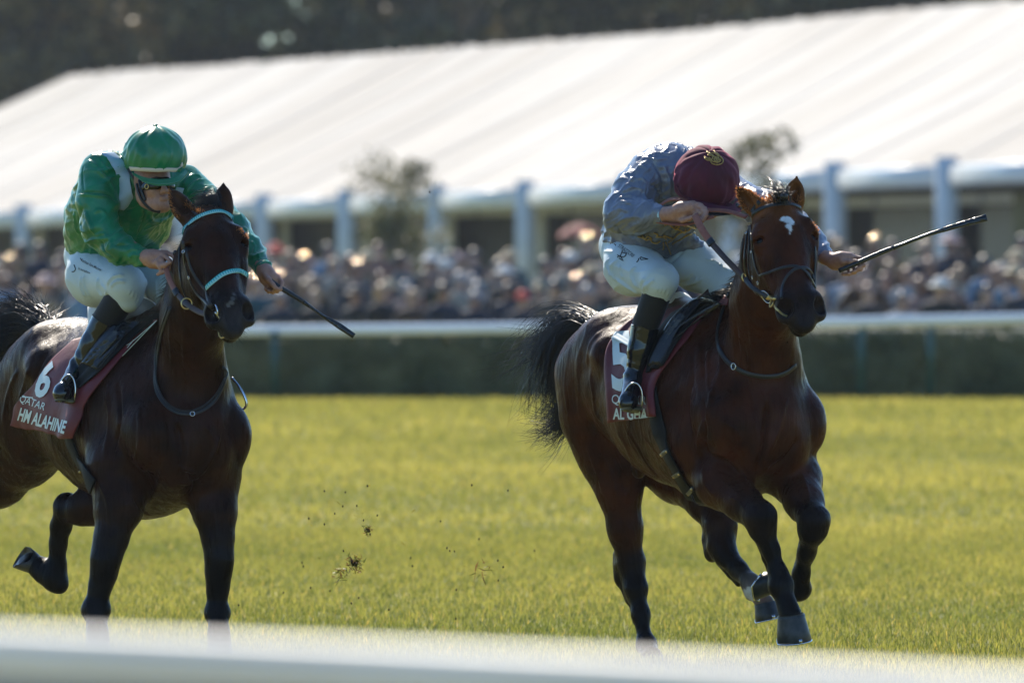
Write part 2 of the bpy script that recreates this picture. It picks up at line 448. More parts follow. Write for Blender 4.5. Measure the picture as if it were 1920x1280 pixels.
def add_torso(B, H, dz=0.0, side_shift=0.0):
    f = lambda a, l, z: H(a if a > -.3 else -.3 + (a + .3) * .80, l, z + dz); L = H.e[1]
    # barrel
    B.cap(f(-.78, 0, 1.21), f(-.45, 0, 1.17), .30, .355, .12, L, .86)
    B.cap(f(-.45, 0, 1.17), f(-.05, 0, 1.125), .355, .385, .12, L, .76)
    B.cap(f(-.05, 0, 1.125), f(.20, 0, 1.08), .385, .27, .12, L, .80)
    # withers and back
    B.cap(f(-.38, 0, 1.44), f(.02, 0, 1.50), .085, .10, .10, L, .8)
    B.cap(f(-.80, 0, 1.42), f(-.38, 0, 1.44), .12, .085, .10)
    # croup, rump
    B.ell(f(-1.00, 0, 1.31), (.31, .25, .25), [H.e[0], L, H.e[2]], .12)
    for s_ in (-1, 1):
        B.cap(f(-.92, s_ * .13, 1.42), f(-1.26, s_ * .11, 1.28), .12, .12, .08)
        B.ell(f(-1.18, s_ * .115, 1.16), (.15, .14, .26), [H.e[0], L, H.e[2]], .08)       # buttock
        B.ell(f(-.72, s_ * .205, 1.36), (.09, .055, .07), None, .10)                          # point of hip
        # shoulder blade, point of shoulder
        B.cap(f(-.10, s_ * .12, 1.44), f(.22, s_ * .205, 1.10), .09, .115, .07, L, .8)
        B.cap(f(-.20, s_ * .20, 1.16), f(.05, s_ * .235, .98), .12, .12, .06, L, .75)      # triceps
        B.ell(f(.30, s_ * .185, 1.06), (.115, .105, .15), [H.e[0], L, H.e[2]], .045)       # point of shoulder
        B.ell(f(.33, s_ * .085, .985), (.12, .095, .16), [H.e[0], L, H.e[2]], .035)        # breast
    B.cap(f(.20, 0, 1.22), f(.30, 0, 1.0), .20, .13, .08)
    B.cap(f(-.1, 0, .86), f(.22, 0, .90), .15, .13, .08)

def add_head(B, Hd, ear_l, ear_r, star=None, K=1.0):
    """Hd(u lateral to the picture's right, v down the face, w out of the face); v: poll 0 -> lips .60"""
    U, Vd, Wd = Hd.e
    q = lambda u, v, w: Hd(u * K, v * K, w * K)
    A3 = [U, Vd, Wd]
    B.ell(q(0, .07, -.085), (.088, .11, .095), A3, .05, 2)                        # poll
    B.ell(q(0, .185, -.080), (.108, .125, .072), A3, .05, 0)                      # forehead plate
    B.cap(q(0, .17, -.060), q(0, .44, -.060), .088, .060, .05, c=0)               # nasal bridge
    B.cap(q(0, .20, -.11), q(0, .47, -.10), .104, .062, .05, c=0)
    for s_ in (-1, 1):
        B.ell(q(s_ * .084, .235, -.185), (.045, .135, .105), [U, nrm(Vd + .25 * Wd), nrm(Wd - .25 * Vd)], .045, 0)  # cheek plate
        B.cap(q(s_ * .060, .30, -.24), q(s_ * .030, .47, -.135), .038, .028, .03, c=5)       # jaw bar
        B.cap(q(s_ * .094, .245, -.085), q(s_ * .068, .41, -.092), .024, .018, .045, c=0)    # facial crest
        B.chain([q(s_ * .055, .105, -.028), q(s_ * .092, .125, -.038), q(s_ * .113, .158, -.050), q(s_ * .115, .200, -.066)], [.020, .023, .022, .018], .035, c=0)  # brow arch
        B.ell(q(s_ * .095, .180, -.068), (.027, .034, .038), [U, Vd, Wd], .03, 0)           # socket rim
        B.cap(q(s_ * .104, .215, -.062), q(s_ * .085, .24, -.05), .012, .008, .02, c=0)
        B.ell(q(s_ * .080, .115, -.100), (.032, .060, .050), A3, .05, 0)                     # temple
        B.ell(q(s_ * .117, .182, -.034), (.020, .0135, .0205), [nrm(U * s_ + 1.2 * Wd), nrm(Vd - .15 * U * s_), nrm(1.2 * U * s_ - Wd)], .007, 1, 's')   # eye opening
        B.ell(q(s_ * .094, .37, -.060), (.010, .06, .016), A3, .04, 0, 's')
        # nostril wing
        B.ell(q(s_ * .060, .505, -.050), (.042, .054, .046), [nrm(U * s_ + .3 * Wd), nrm(Vd - .25 * U * s_), Wd], .03, 3)
        B.ell(q(s_ * .066, .462, -.055), (.026, .038, .035), A3, .04, 3)
    B.ell(q(0, .475, -.062), (.062, .07, .055), A3, .05, 3)                      # muzzle
    B.ell(q(0, .545, -.070), (.055, .052, .056), A3, .035, 3)                    # upper lip
    B.ell(q(0, .575, -.060), (.040, .030, .034), A3, .03, 3)
    B.ell(q(0, .535, -.125), (.045, .055, .035), A3, .022, 3)                    # lower lip
    B.ell(q(0, .50, -.150), (.034, .045, .03), A3, .03, 5)                       # chin groove
    for s_ in (-1, 1):
        # flared nostril: comma-shaped hole
        B.ell(q(s_ * .074, .508, -.014), (.033, .041, .056), [nrm(U * s_ + .10 * Wd + .35 * Vd), nrm(Vd - .35 * U * s_), nrm(Wd - .1 * U * s_)], .009, 1, 's')
        B.cap(q(s_ * .013, .49, -.004), q(s_ * .010, .58, -.022), .004, .004, .025, c=3, op='s')   # groove between nostrils
        B.cap(q(s_ * .062, .50, -.113), q(s_ * .038, .578, -.10), .0045, .004, .006, c=3, op='s')  # mouth line
    # ears: leaf-shaped shells
    for (s_, tip, open_) in ear_l, ear_r:
        b0 = q(s_ * .064, .035, -.095); tip = np.array(tip, float); ax = nrm(tip - b0); Ln = np.linalg.norm(tip - b0)
        o = nrm(open_ - ax * np.dot(open_, ax)); sd_ = np.cross(ax, o)
        B.cap(b0, b0 + ax * Ln * .35, .034, .040, .035, o, .85, 2)
        B.ell(b0 + ax * Ln * .45, (Ln * .44, .044, .027), [ax, sd_, o], .02, 2)
        B.cap(b0 + ax * Ln * .55, tip, .030, .004, .015, o, .55, 1)
        B.ell(b0 + ax * Ln * .56 + o * .026, (Ln * .36, .026, .026), [ax, sd_, o], .006, 6, 's')

def hoof(parent, top, toe_dir, up_dir, r=.056, ln=.085, shoe=True, mat=None):
    """horn capsule: coronet at 'top', sole further along -up_dir, longer to the toe"""
    up = nrm(up_dir); t = nrm(np.array(toe_dir) - up * np.dot(toe_dir, up)); s_ = np.cross(up, t)
    mb = MB(); n = 28; rings = []
    for (h, rt, rh, wd) in ((.006, .80, .66, .80), (0, .92, .76, .90), (-.012, .93, .76, .9), (-.5 * ln, 1.12, .80, 1.0), (-ln, 1.32, .84, 1.12), (-ln * 1.03, 1.28, .80, 1.08)):
        ring = []
        for a in np.linspace(0, 2 * math.pi, n, endpoint=False):
            c, q = math.cos(a), math.sin(a)
            rr = r * (rt if c > 0 else rh)
            hh = h * (1.0 if c > 0 else 1.0 - .45 * abs(c)) if h < -.013 else h
            ring.append(np.array(top) + up * (hh - (.004 * c)) + t * c * rr + s_ * q * r * wd)
        rings.append(ring)
    v = [p for ring in rings for p in ring]; f = []
    for i in range(len(rings) - 1):
        for j in range(n): f.append((i * n + j, i * n + (j + 1) % n, (i + 1) * n + (j + 1) % n, (i + 1) * n + j))
    f.append(tuple(range(n))); f.append(tuple((len(rings) - 1) * n + j for j in range(n - 1, -1, -1)))
    mb.add(v, f); ho = mb.build('hoof', mat or M['hoof'], parent)
    if shoe:
        sh = MB(); last = rings[-1]; pts = [last[(j) % n] for j in range(-10, 11)]
        pts = [p - up * .003 + (np.array(top) - up * ln - p) * .06 for p in pts]
        sh.ribbon(pts, .018, .007, [up] * len(pts)); 
        sh.box(rings[-2][0] + t * .001 + up * .006, (.014, .014, .016), np.column_stack([t, s_, up]))
        sh.build('shoe', M['steel'], ho)
    return ho

def strands(name, mat, parent, roots, curves, n=900, r0=.0011, seed=1, segs=9, jitter=.03, rtip=.0003, grow=0.0):
    """hair: curves is a list of guide polylines; every strand blends two guides"""
    rng = np.random.RandomState(seed); G = [spline(g, 6) for g in curves]
    m = min(len(g) for g in G); G = [g[np.linspace(0, len(g) - 1, segs + 1).astype(int)] for g in G]
    V_, F_ = [], []; base = 0
    for i in range(n):
        a, b = rng.randint(len(G)), rng.randint(len(G)); w = rng.uniform(); u = rng.uniform(.55, 1.0) if rng.uniform() < .6 else rng.uniform(.9, 1.12)
        g = G[a] * w + G[b] * (1 - w)
        t = np.linspace(0, 1, segs + 1)
        off = rng.normal(size=3) * jitter; off2 = rng.normal(size=3) * jitter * .8; ph = rng.uniform(0, 6.28)
        rt = rng.normal(size=3) * roots
        c = g[0] + (g - g[0]) * u + rt + off * (t ** 1.3)[:, None] * (1 + grow * t[:, None]) + off2 * np.sin(t * 4 + ph)[:, None] * t[:, None] * .6
        rr = r0 * (1 - t ** 2) + rtip
        d = np.gradient(c, axis=0); d /= np.linalg.norm(d, axis=1)[:, None] + 1e-9
        k = np.cross(d, np.array([.3, .2, 1.0])); k /= np.linalg.norm(k, axis=1)[:, None] + 1e-9; k2 = np.cross(d, k)
        for j in range(3):
            an = j * 2.0944; V_.append(c + rr[:, None] * (math.cos(an) * k + math.sin(an) * k2))
        for j in range(3):
            for q in range(segs):
                A = base + j * (segs + 1) + q; Bq = base + ((j + 1) % 3) * (segs + 1) + q; F_.append((A, Bq, Bq + 1, A + 1))
        base += 3 * (segs + 1)
    return mesh_obj(name, np.concatenate(V_), np.array(F_), mat, parent)

def eye_ball(parent, c, r=.024):
    mb = MB(); mb.ellipsoid(c, (r, r, r), None, 20, 14); return mb.build('eye', M['eye'], parent)

def finish_horse(B, pal, name, label, frame, mat, group='racing horses'):
    Vv, Q, cc = B.mesh(pal)
    sk = Skin(Vv, Q)
    root = empty(name, tuple(frame.o), label, 'horse', group)
    return root, sk, cc

# ---- right hand horse
HR = horse_frame(1368, 0.0)
BR = Body(.0058)
add_torso(BR, HR)
LR = HR.e[1]
# neck
nb = [W(1408, 740, .02), W(1424, 660, -.22), W(1434, 560, -.42), W(1444, 470, -.56), W(1456, 412, -.66)]
BR.cap(nb[0], nb[1], .23, .172, .10, LR, .82)
BR.cap(nb[1], nb[2], .172, .150, .08, LR, .86)
BR.cap(nb[2], nb[3], .150, .132, .08, LR, .82)
BR.cap(nb[3], nb[4], .132, .098, .06, LR, .80, 0)
BR.cap(W(1362, 600, .06), W(1424, 480, -.45), .06, .05, .08, LR, .7)      # crest
BR.cap(W(1424, 480, -.45), W(1450, 392, -.60), .05, .055, .05, LR, .7, 2)
# head
e2 = nrm((.20 * .87, -.46, -.975 * .87)); e1 = nrm(np.array((.93, .30, .20)) - e2 * np.dot((.93, .30, .20), e2)); e3 = np.cross(e1, e2)
if e3[1] > 0: e3 = -e3
HD_R = Frame(W(1462, 366, -.74), e1, e2, e3)
add_head(BR, HD_R, (-1, W(1380, 348, -.70), nrm((-.35, -.75, -.15))), (1, W(1494, 330, -.68), nrm((-.15, -1, -.1))), K=1.06)
# forelegs
def P3(l): return [W(*p) for p in l]
# right fore (reaching, planted soonest)
BR.chain(P3([(1330, 860, -.12), (1352, 905, -.26), (1392, 942, -.40), (1424, 968, -.50)]), [.125, .105, .074, .062], .05, c=[0, 0, 5])
BR.chain(P3([(1424, 966, -.50), (1430, 992, -.51)]), [.060, .054], .05, c=1)                 # knee
BR.ell(W(1432, 972, -.54), (.052, .05, .05), None, .04, 1)
BR.chain(P3([(1432, 996, -.51), (1446, 1030, -.51), (1458, 1070, -.52), (1464, 1092, -.53)]), [.046, .032, .031, .040], .04, c=1)
BR.chain(P3([(1420, 1000, -.49), (1436, 1045, -.48), (1452, 1085, -.49)]), [.02, .017, .018], .012, c=1)      # tendons
BR.ell(W(1464, 1096, -.52), (.046, .048, .048), None, .04, 1)
BR.chain(P3([(1466, 1104, -.53), (1476, 1134, -.56), (1482, 1152, -.575)]), [.040, .036, .050], .04, c=1)
# left fore (folded)
BR.chain(P3([(1478, 860, -.05), (1492, 900, -.18), (1508, 940, -.32), (1524, 975, -.44)]), [.125, .105, .078, .058], .05, c=[0, 0, 5])
BR.chain(P3([(1525, 972, -.45), (1524, 996, -.46)]), [.062, .054], .05, c=1)
BR.ell(W(1530, 978, -.48), (.048, .05, .048), None, .04, 1)
BR.chain(P3([(1522, 1000, -.45), (1513, 1035, -.38), (1502, 1075, -.30), (1500, 1100, -.26)]), [.046, .033, .031, .038], .04, c=1)
BR.chain(P3([(1508, 1000, -.40), (1500, 1040, -.33), (1491, 1080, -.26)]), [.018, .015, .016], .012, c=1)
BR.ell(W(1499, 1105, -.25), (.042, .045, .042), None, .04, 1)
BR.chain(P3([(1497, 1106, -.24), (1475, 1104, -.16), (1458, 1094, -.12)]), [.036, .034, .044], .04, c=1)
# near hind (right hind), standing
BR.chain(P3([(1128, 780, .95), (1148, 855, .85), (1161, 920, .80), (1172, 990, .80), (1182, 1045, .82)]), [.165, .138, .088, .066, .054], .07, c=[0, 0, 0, 5])
BR.cap(W(1165, 795, .80), W(1182, 865, .74), .125, .065, .06)
BR.ell(W(1176, 895, .78), (.05, .06, .10), None, .05)
BR.chain(P3([(1184, 1060, .82), (1191, 1100, .78)]), [.062, .050], .05, c=1)
BR.ell(W(1165, 1066, .86), (.024, .03, .045), None, .04, 1)                                    # point of hock
BR.chain(P3([(1160, 1040, .86), (1168, 1085, .86), (1180, 1125, .82)]), [.018, .024, .02], .04, c=1)
BR.chain(P3([(1193, 1105, .78), (1201, 1150, .74), (1208, 1190, .70)]), [.042, .034, .032], .04, c=1)
BR.chain(P3([(1184, 1120, .82), (1194, 1165, .78)]), [.018, .018], .012, c=1)
BR.ell(W(1212, 1208, .68), (.042, .042, .045), None, .04, 1)
BR.chain(P3([(1213, 1214, .67), (1219, 1228, .62), (1222, 1232, .60)]), [.038, .036, .046], .04, c=1)
# off hind (left hind), swinging forward under the belly
BR.chain(P3([(1215, 800, 1.05), (1275, 880, .85), (1335, 940, .62), (1352, 985, .50)]), [.17, .14, .095, .068], .06, c=[0, 0, 5])
BR.chain(P3([(1350, 985, .50), (1352, 1020, .47), (1362, 1042, .44)]), [.070, .058, .048], .03, c=[5, 1])
BR.ell(W(1333, 1030, .52), (.026, .03, .045), None, .04, 1)
BR.chain(P3([(1330, 960, .56), (1330, 1010, .54), (1336, 1040, .52)]), [.02, .02, .024], .04, c=1)
BR.chain(P3([(1362, 1042, .44), (1385, 1068, .38), (1408, 1092, .32)]), [.044, .036, .036], .04, c=1)
BR.chain(P3([(1350, 1055, .48), (1385, 1092, .39)]), [.018, .018], .012, c=1)
BR.ell(W(1411, 1096, .31), (.040, .036, .038), None, .04, 1)
BR.ell(W(1408, 1112, .30), (.030, .024, .034), None, .02, 4)
BR.chain(P3([(1414, 1102, .30), (1427, 1120, .27), (1434, 1130, .26)]), [.036, .034, .042], .02, c=[6, 6])
# sheath
BR.ell(W(1198, 876, .58), (.035, .055, .05), None, .04, 5)
root_R, SKR, CCR = finish_horse(BR, PAL, 'horse', 'dark bay racehorse with a white star between its eyes, galloping in front on the right', HR, M['coat'])
CR = [  # muscle edges and veins seen in the photo: (polyline, +raised/-pressed, width)
    ([(1395, 640), (1400, 700), (1415, 760)], -0.0087, 0.0108), ([(1440, 740), (1436, 800), (1430, 850), (1418, 885)], -0.0232, 0.0144),
    ([(1475, 742), (1462, 800), (1440, 850)], 0.0087, 0.0108), ([(1500, 820), (1470, 860), (1440, 880)], -0.0116, 0.0126),
    ([(1318, 745), (1322, 800), (1322, 850)], -0.0116, 0.0126), ([(1345, 700), (1330, 760), (1312, 820), (1300, 870)], 0.0101, 0.0144),
    ([(1330, 845), (1355, 850), (1385, 875), (1400, 915)], 0.0116, 0.0126), ([(1318, 870), (1322, 905), (1345, 935)], 0.0087, 0.0108),
    ([(1300, 700), (1290, 760), (1300, 830), (1320, 880)], -0.0116, 0.0144), ([(1365, 930), (1385, 940), (1398, 958)], 0.0058, 0.0054),
    ([(1088, 650), (1082, 720), (1092, 800)], 0.0029, 0.0180), ([(1105, 690), (1112, 740), (1118, 775), (1140, 800)], 0.0058, 0.0108),
    ([(1125, 620), (1105, 650), (1100, 690)], 0.0058, 0.0144),
    ([(1150, 800), (1175, 840), (1190, 880)], 0.0043, 0.0144), ([(1130, 850), (1150, 900), (1160, 950)], 0.0072, 0.0108), ([(1145, 845), (1165, 885), (1172, 930)], -0.0087, 0.0108),
    ([(1170, 800), (1190, 830), (1215, 870), (1245, 905)], 0.0072, 0.0072), ([(1185, 1000), (1190, 1050), (1195, 1085)], 0.0043, 0.0054),
    ([(1400, 470), (1398, 510), (1410, 545)], 0.0072, 0.0090), ([(1432, 480), (1440, 510), (1450, 530)], 0.0058, 0.0054), ([(1455, 535), (1450, 555), (1455, 570)], -0.0058, 0.0054),
    ([(1440, 535), (1446, 555), (1452, 568)], 0.0058, 0.0054), ([(1418, 436), (1428, 432), (1440, 430)], 0.0058, 0.0054), ([(1419, 458), (1428, 464), (1440, 462)], 0.0043, 0.0036),
    ([(1416, 447), (1424, 441), (1434, 443)], 0.0058, 0.0036), ([(1380, 600), (1385, 660), (1390, 720)], -0.0072, 0.0108), ([(1405, 600), (1412, 660), (1420, 720)], 0.0058, 0.0108),
    ([(1320, 600), (1318, 660), (1325, 720)], -0.0087, 0.0144), ([(1350, 620), (1352, 680), (1345, 740)], 0.0087, 0.0144)]
CR += [([(1350, 900), (1372, 915), (1395, 935)], .006, .007), ([(1345, 880), (1370, 890), (1392, 912)], -.005, .007), ([(1440, 1010), (1452, 1045), (1460, 1080)], .0025, .004), ([(1500, 880), (1512, 910), (1520, 945)], .005, .008), ([(1488, 900), (1500, 930), (1512, 955)], -.005, .006), ([(1180, 930), (1186, 980), (1192, 1020)], .004, .006), ([(1165, 960), (1175, 1000), (1184, 1035)], -.004, .006),
    ([(1440, 505), (1446, 520), (1456, 528), (1462, 545)], .0022, .0028), ([(1448, 470), (1452, 490), (1460, 505)], .002, .003), ([(1418, 480), (1426, 500), (1440, 512)], .0022, .003), ([(1350, 790), (1372, 800), (1396, 830)], .006, .010), ([(1355, 820), (1380, 840), (1398, 870)], -.006, .008), ([(1410, 780), (1422, 820), (1424, 860)], .007, .009), ([(1230, 800), (1255, 830), (1280, 870)], .003, .005), ([(1200, 810), (1228, 845), (1262, 885)], .0035, .005), ([(1330, 640), (1325, 700), (1335, 760)], .006, .010), ([(1300, 640), (1300, 700), (1305, 760)], -.005, .012), ([(1100, 830), (1118, 880), (1132, 930)], .005, .009)]
SKR.crease(CR)
SKR.V += SKR.N * (noise3(SKR.V * 4.2, 3, 3) * .0028 + (1 - np.clip(np.abs(noise3(SKR.V * np.array([6, 6, 2.2]), 43, 2)) * 3, 0, 1)) * .0016)[:, None]; SKR.refresh()
def paint_star(cc, sk, pts, colr, sig):
    """white hairs of the marking, ragged edge"""
    P = np.array([sk.hitn(*p)[0] for p in pts])
    R = np.array([p[2] if len(p) > 2 else sig for p in pts])
    return P
def marking(cc, sk, blobs, colr):
    w = np.zeros(len(cc)); nz = noise3(sk.V * 60, 5, 3)
    for (x, y, r) in blobs:
        p, n = sk.hitn(x, y); d = np.linalg.norm(sk.V - p, axis=1) + nz * .0025 - r * PX
        w = np.maximum(w, np.clip(.5 - d / .004, 0, 1))
    return cc * (1 - w[:, None]) + np.array(colr) * w[:, None]
CCR = marking(CCR, SKR, [(1470, 411, 7), (1477, 412, 9), (1483, 416, 7), (1479, 424, 6), (1482, 431, 3.5), (1481, 437, 2)], (.52, .53, .54))
CCR = marking(CCR, SKR, [(1404, 1106, 7), (1400, 1114, 8), (1407, 1120, 9), (1413, 1112, 8), (1396, 1108, 5)], (.40, .39, .37))
CCR = marking(CCR, SKR, [(1424, 1112, 7), (1430, 1120, 7), (1420, 1104, 5)], (.16, .085, .065))
body_R = mesh_obj('body', SKR.V, SKR.Q, M['coat'], root_R, True, CCR)
for s_ in (-1, 1):
    eye_ball(root_R, HD_R(s_ * .1005 * 1.06, .181 * 1.06, -.057 * 1.06), .0245)
hoof(root_R, W(1483, 1153, -.58), nrm((.25, -1, .2)), nrm((-.13, -.05, 1)), .067, .110)
hoof(root_R, W(1452, 1090, -.10), nrm((-.1, .2, -1.0)), nrm((1, -.2, .1)), .056, .085)
hoof(root_R, W(1435, 1131, .26), nrm((.25, -1, .1)), nrm((-.25, .1, 1)), .056, .070)
hoof(root_R, W(1223, 1230, .60), nrm((.5, -.86, 0)), nrm((-.1, .1, 1)), .058, .085, False)

# ---- left hand horse
HL = horse_frame(294, 0.05)
BL = Body(.0058)
add_torso(BL, HL, -.055)
LL = HL.e[1]
nb = [W(340, 770, .04), W(352, 690, -.16), W(362, 600, -.34), W(374, 510, -.48), W(386, 445, -.58)]
BL.cap(nb[0], nb[1], .23, .168, .10, LL, .82); BL.cap(nb[1], nb[2], .168, .145, .08, LL, .86)
BL.cap(nb[2], nb[3], .145, .128, .08, LL, .82); BL.cap(nb[3], nb[4], .128, .098, .06, LL, .80)
BL.cap(W(292, 628, .08), W(345, 510, -.38), .06, .05, .08, LL, .7); BL.cap(W(345, 510, -.38), W(378, 412, -.52), .05, .055, .05, LL, .7)
e2 = nrm((.22 * .87, -.50, -.965 * .87)); e1 = nrm(np.array((.93, .30, .16)) - e2 * np.dot((.93, .30, .16), e2)); e3 = np.cross(e1, e2)
if e3[1] > 0: e3 = -e3
HD_L = Frame(W(393, 381, -.68), e1, e2, e3)
add_head(BL, HD_L, (-1, W(317, 352, -.60), nrm((.25, -.9, -.1))), (1, W(419, 342, -.58), nrm((.35, 1, .1))), K=1.06)
# right fore
BL.chain(P3([(222, 880, -.12), (222, 950, -.18), (208, 1010, -.22), (198, 1052, -.24)]), [.145, .10, .066, .056], .05, c=[0, 5, 1])
BL.chain(P3([(198, 1050, -.25), (194, 1078, -.25)]), [.058, .048], .05, c=1)
BL.chain(P3([(193, 1078, -.24), (186, 1105, -.24), (181, 1130, -.24)]), [.044, .040, .048], .04, c=1)
BL.ell(W(180, 1140, -.24), (.060, .05, .048), None, .025, 1); BL.ell(W(166, 1146, -.20), (.03, .035, .03), None, .04, 1)
BL.chain(P3([(180, 1150, -.25), (182, 1185, -.30), (183, 1200, -.32)]), [.044, .040, .05], .04, c=1)
# left fore
BL.chain(P3([(395, 900, -.12), (402, 960, -.18), (408, 1010, -.21), (411, 1050, -.22)]), [.135, .088, .062, .052], .05, c=[0, 5, 1])
BL.chain(P3([(411, 1050, -.23), (409, 1075, -.23)]), [.056, .048], .05, c=1)
BL.chain(P3([(409, 1078, -.22), (408, 1105, -.22), (407, 1130, -.22)]), [.046, .040, .044], .04, c=1)
BL.ell(W(407, 1146, -.22), (.056, .05, .045), None, .025, 1)
BL.chain(P3([(408, 1156, -.23), (410, 1185, -.28), (411, 1202, -.30)]), [.042, .040, .05], .04, c=1)
# right hind, pushed back out of the frame
BL.chain(P3([(50, 790, .98), (46, 848, 1.02), (6, 903, 1.15), (-45, 950, 1.3)]), [.19, .145, .092, .062], .07, c=[0, 0, 5])
BL.cap(W(105, 795, .75), W(84, 842, .88), .125, .075, .07)
BL.chain(P3([(-45, 950, 1.3), (-68, 985, 1.36), (-90, 1060, 1.42), (-118, 1105, 1.45), (-135, 1135, 1.45)]), [.066, .05, .034, .044, .044], .04, c=1)
# left hind, tucked up and back
BL.chain(P3([(190, 840, .92), (205, 905, .75), (178, 945, .66), (150, 955, .66)]), [.17, .12, .085, .066], .05, c=[0, 0, 5])
BL.chain(P3([(150, 955, .66), (128, 956, .70)]), [.062, .052], .03, c=[5]); BL.ell(W(125, 938, .74), (.040, .035, .034), None, .04, 1)
BL.chain(P3([(122, 950, .72), (114, 985, .76), (109, 1020, .78), (106, 1060, .80), (103, 1082, .80)]), [.046, .040, .034, .036, .040], .04, c=1)
BL.chain(P3([(112, 950, .76), (104, 1000, .80), (100, 1050, .84)]), [.018, .016, .016], .012, c=1)
BL.ell(W(104, 1086, .80), (.042, .045, .048), None, .04, 1); BL.ell(W(112, 1098, .78), (.030, .03, .03), None, .04, 1)
BL.chain(P3([(98, 1082, .80), (82, 1072, .84), (72, 1062, .86)]), [.042, .042, .050], .04, c=1)
root_L, SKL, CCL = finish_horse(BL, PAL_D, 'horse', 'nearly black racehorse in a turquoise trimmed bridle, galloping second on the left', HL, M['coat_dark'])
CL = [([(330, 790), (340, 840), (338, 900)], -0.0174, 0.0126), ([(300, 760), (310, 830), (300, 900), (270, 960)], 0.0087, 0.0126), ([(415, 800), (395, 860), (360, 900), (335, 905)], 0.0101, 0.0108),
      ([(345, 880), (365, 905), (355, 935)], -0.0116, 0.0090), ([(330, 870), (345, 880), (370, 885)], 0.0101, 0.0090), ([(200, 720), (205, 790), (195, 860)], 0.0101, 0.0126), ([(220, 700), (225, 780), (212, 850), (205, 900)], -0.0116, 0.0126),
      ([(170, 700), (160, 760), (165, 830)], -0.0087, 0.0126), ([(185, 900), (200, 940), (205, 990)], 0.0072, 0.0090), ([(250, 930), (262, 950), (280, 965)], -0.0087, 0.0090),
      ([(318, 600), (322, 660), (330, 720)], 0.0058, 0.0108), ([(345, 610), (346, 670), (352, 720)], 0.0072, 0.0090), ([(60, 680), (40, 740), (35, 810)], 0.0087, 0.0126), ([(90, 660), (70, 700), (62, 760)], -0.0087, 0.0126),
      ([(35, 690), (15, 740), (5, 800)], 0.0087, 0.0126), ([(330, 540), (345, 570), (350, 590)], 0.0058, 0.0072), ([(352, 452), (362, 446), (372, 448)], 0.0072, 0.0045), ([(355, 474), (364, 482), (374, 480)], 0.0058, 0.0036),
      ([(408, 545), (415, 560), (420, 575)], 0.0072, 0.0054), ([(400, 550), (402, 566), (404, 580)], -0.0058, 0.0045), ([(425, 555), (420, 568), (418, 578)], 0.0058, 0.0045), ([(395, 1000), (398, 1040)], 0.0058, 0.0072), ([(205, 1000), (203, 1040)], 0.0058, 0.0072)]
CL += [([(225, 905), (228, 950), (222, 1000)], .005, .007), ([(212, 920), (210, 970), (206, 1010)], -.005, .006), ([(400, 930), (404, 980), (408, 1020)], .005, .007), ([(418, 920), (420, 970), (418, 1010)], -.005, .006), ([(260, 760), (262, 820), (250, 880)], .007, .010), ([(280, 780), (284, 840), (276, 900)], -.006, .009), ([(380, 790), (402, 830), (410, 880)], .006, .010), ([(355, 800), (352, 850), (346, 890)], .006, .009), ([(400, 480), (405, 500), (412, 515)], .002, .003), ([(366, 490), (376, 508), (388, 520)], .0022, .003), ([(395, 560), (404, 570), (412, 568)], .002, .003), ([(85, 850), (110, 880), (150, 912)], .0035, .005), ([(100, 830), (130, 865), (165, 895)], .003, .005)]
SKL.crease(CL)
SKL.V += SKL.N * (noise3(SKL.V * 4.2, 4, 3) * .0028 + (1 - np.clip(np.abs(noise3(SKL.V * np.array([6, 6, 2.2]), 44, 2)) * 3, 0, 1)) * .0016)[:, None]; SKL.refresh()
CCL = marking(CCL, SKL, [(439, 552, 3), (437, 559, 4), (434, 567, 5), (428, 572, 4)], (.14, .14, .145))
body_L = mesh_obj('body', SKL.V, SKL.Q, M['coat_dark'], root_L, True, CCL)
for s_ in (-1, 1):
    eye_ball(root_L, HD_L(s_ * .1005 * 1.06, .181 * 1.06, -.057 * 1.06), .0245)
hoof(root_L, W(183, 1202, -.33), nrm((.4, -1, 0)), nrm((0, .05, 1)), .058, .075, False)
hoof(root_L, W(411, 1204, -.31), nrm((.4, -1, 0)), nrm((0, .05, 1)), .058, .075, False)
hoof(root_L, W(70, 1060, .87), nrm((-.9, .2, .25)), nrm((.75, .1, -.45)), .052, .085, False)
hoof(root_L, W(-138, 1140, 1.45), nrm((.5, -.8, 0)), nrm((0, .05, 1)), .058, .075, False)
# ------------------------------------------------------------------ cloth, skin and tack materials
def cloth_mat(name, c1, c2, rough, sheen=.3, sheen_t=(1, 1, 1), wr=(14, .5, .006), weave=900, spec=.5, aniso=0, coat=0):
    m, nt, b = new_mat(name); setp(b, rough=rough, sheen=sheen, sheen_t=sheen_t, sheen_r=.4, spec=spec, coat=coat)
    mix_noise(nt, b, c1, c2, 10)
    tc = nt.nodes.new('ShaderNodeTexCoord')
    n1 = nt.nodes.new('ShaderNodeTexNoise'); n1.inputs['Scale'].default_value = wr[0]; n1.inputs['Detail'].default_value = 3; n1.inputs['Distortion'].default_value = 1.2
    n2 = nt.nodes.new('ShaderNodeTexNoise'); n2.inputs['Scale'].default_value = weave
    nt.links.new(tc.outputs['Object'], n1.inputs['Vector']); nt.links.new(tc.outputs['Object'], n2.inputs['Vector'])
    b1 = nt.nodes.new('ShaderNodeBump'); b1.inputs['Strength'].default_value = wr[1]; b1.inputs['Distance'].default_value = wr[2]
    b2 = nt.nodes.new('ShaderNodeBump'); b2.inputs['Strength'].default_value = .12; b2.inputs['Distance'].default_value = .001
    nt.links.new(n1.outputs['Fac'], b1.inputs['Height']); nt.links.new(n2.outputs['Fac'], b2.inputs['Height'])
    nt.links.new(b1.outputs[0], b2.inputs['Normal']); nt.links.new(b2.outputs[0], b.inputs['Normal'])
    return m
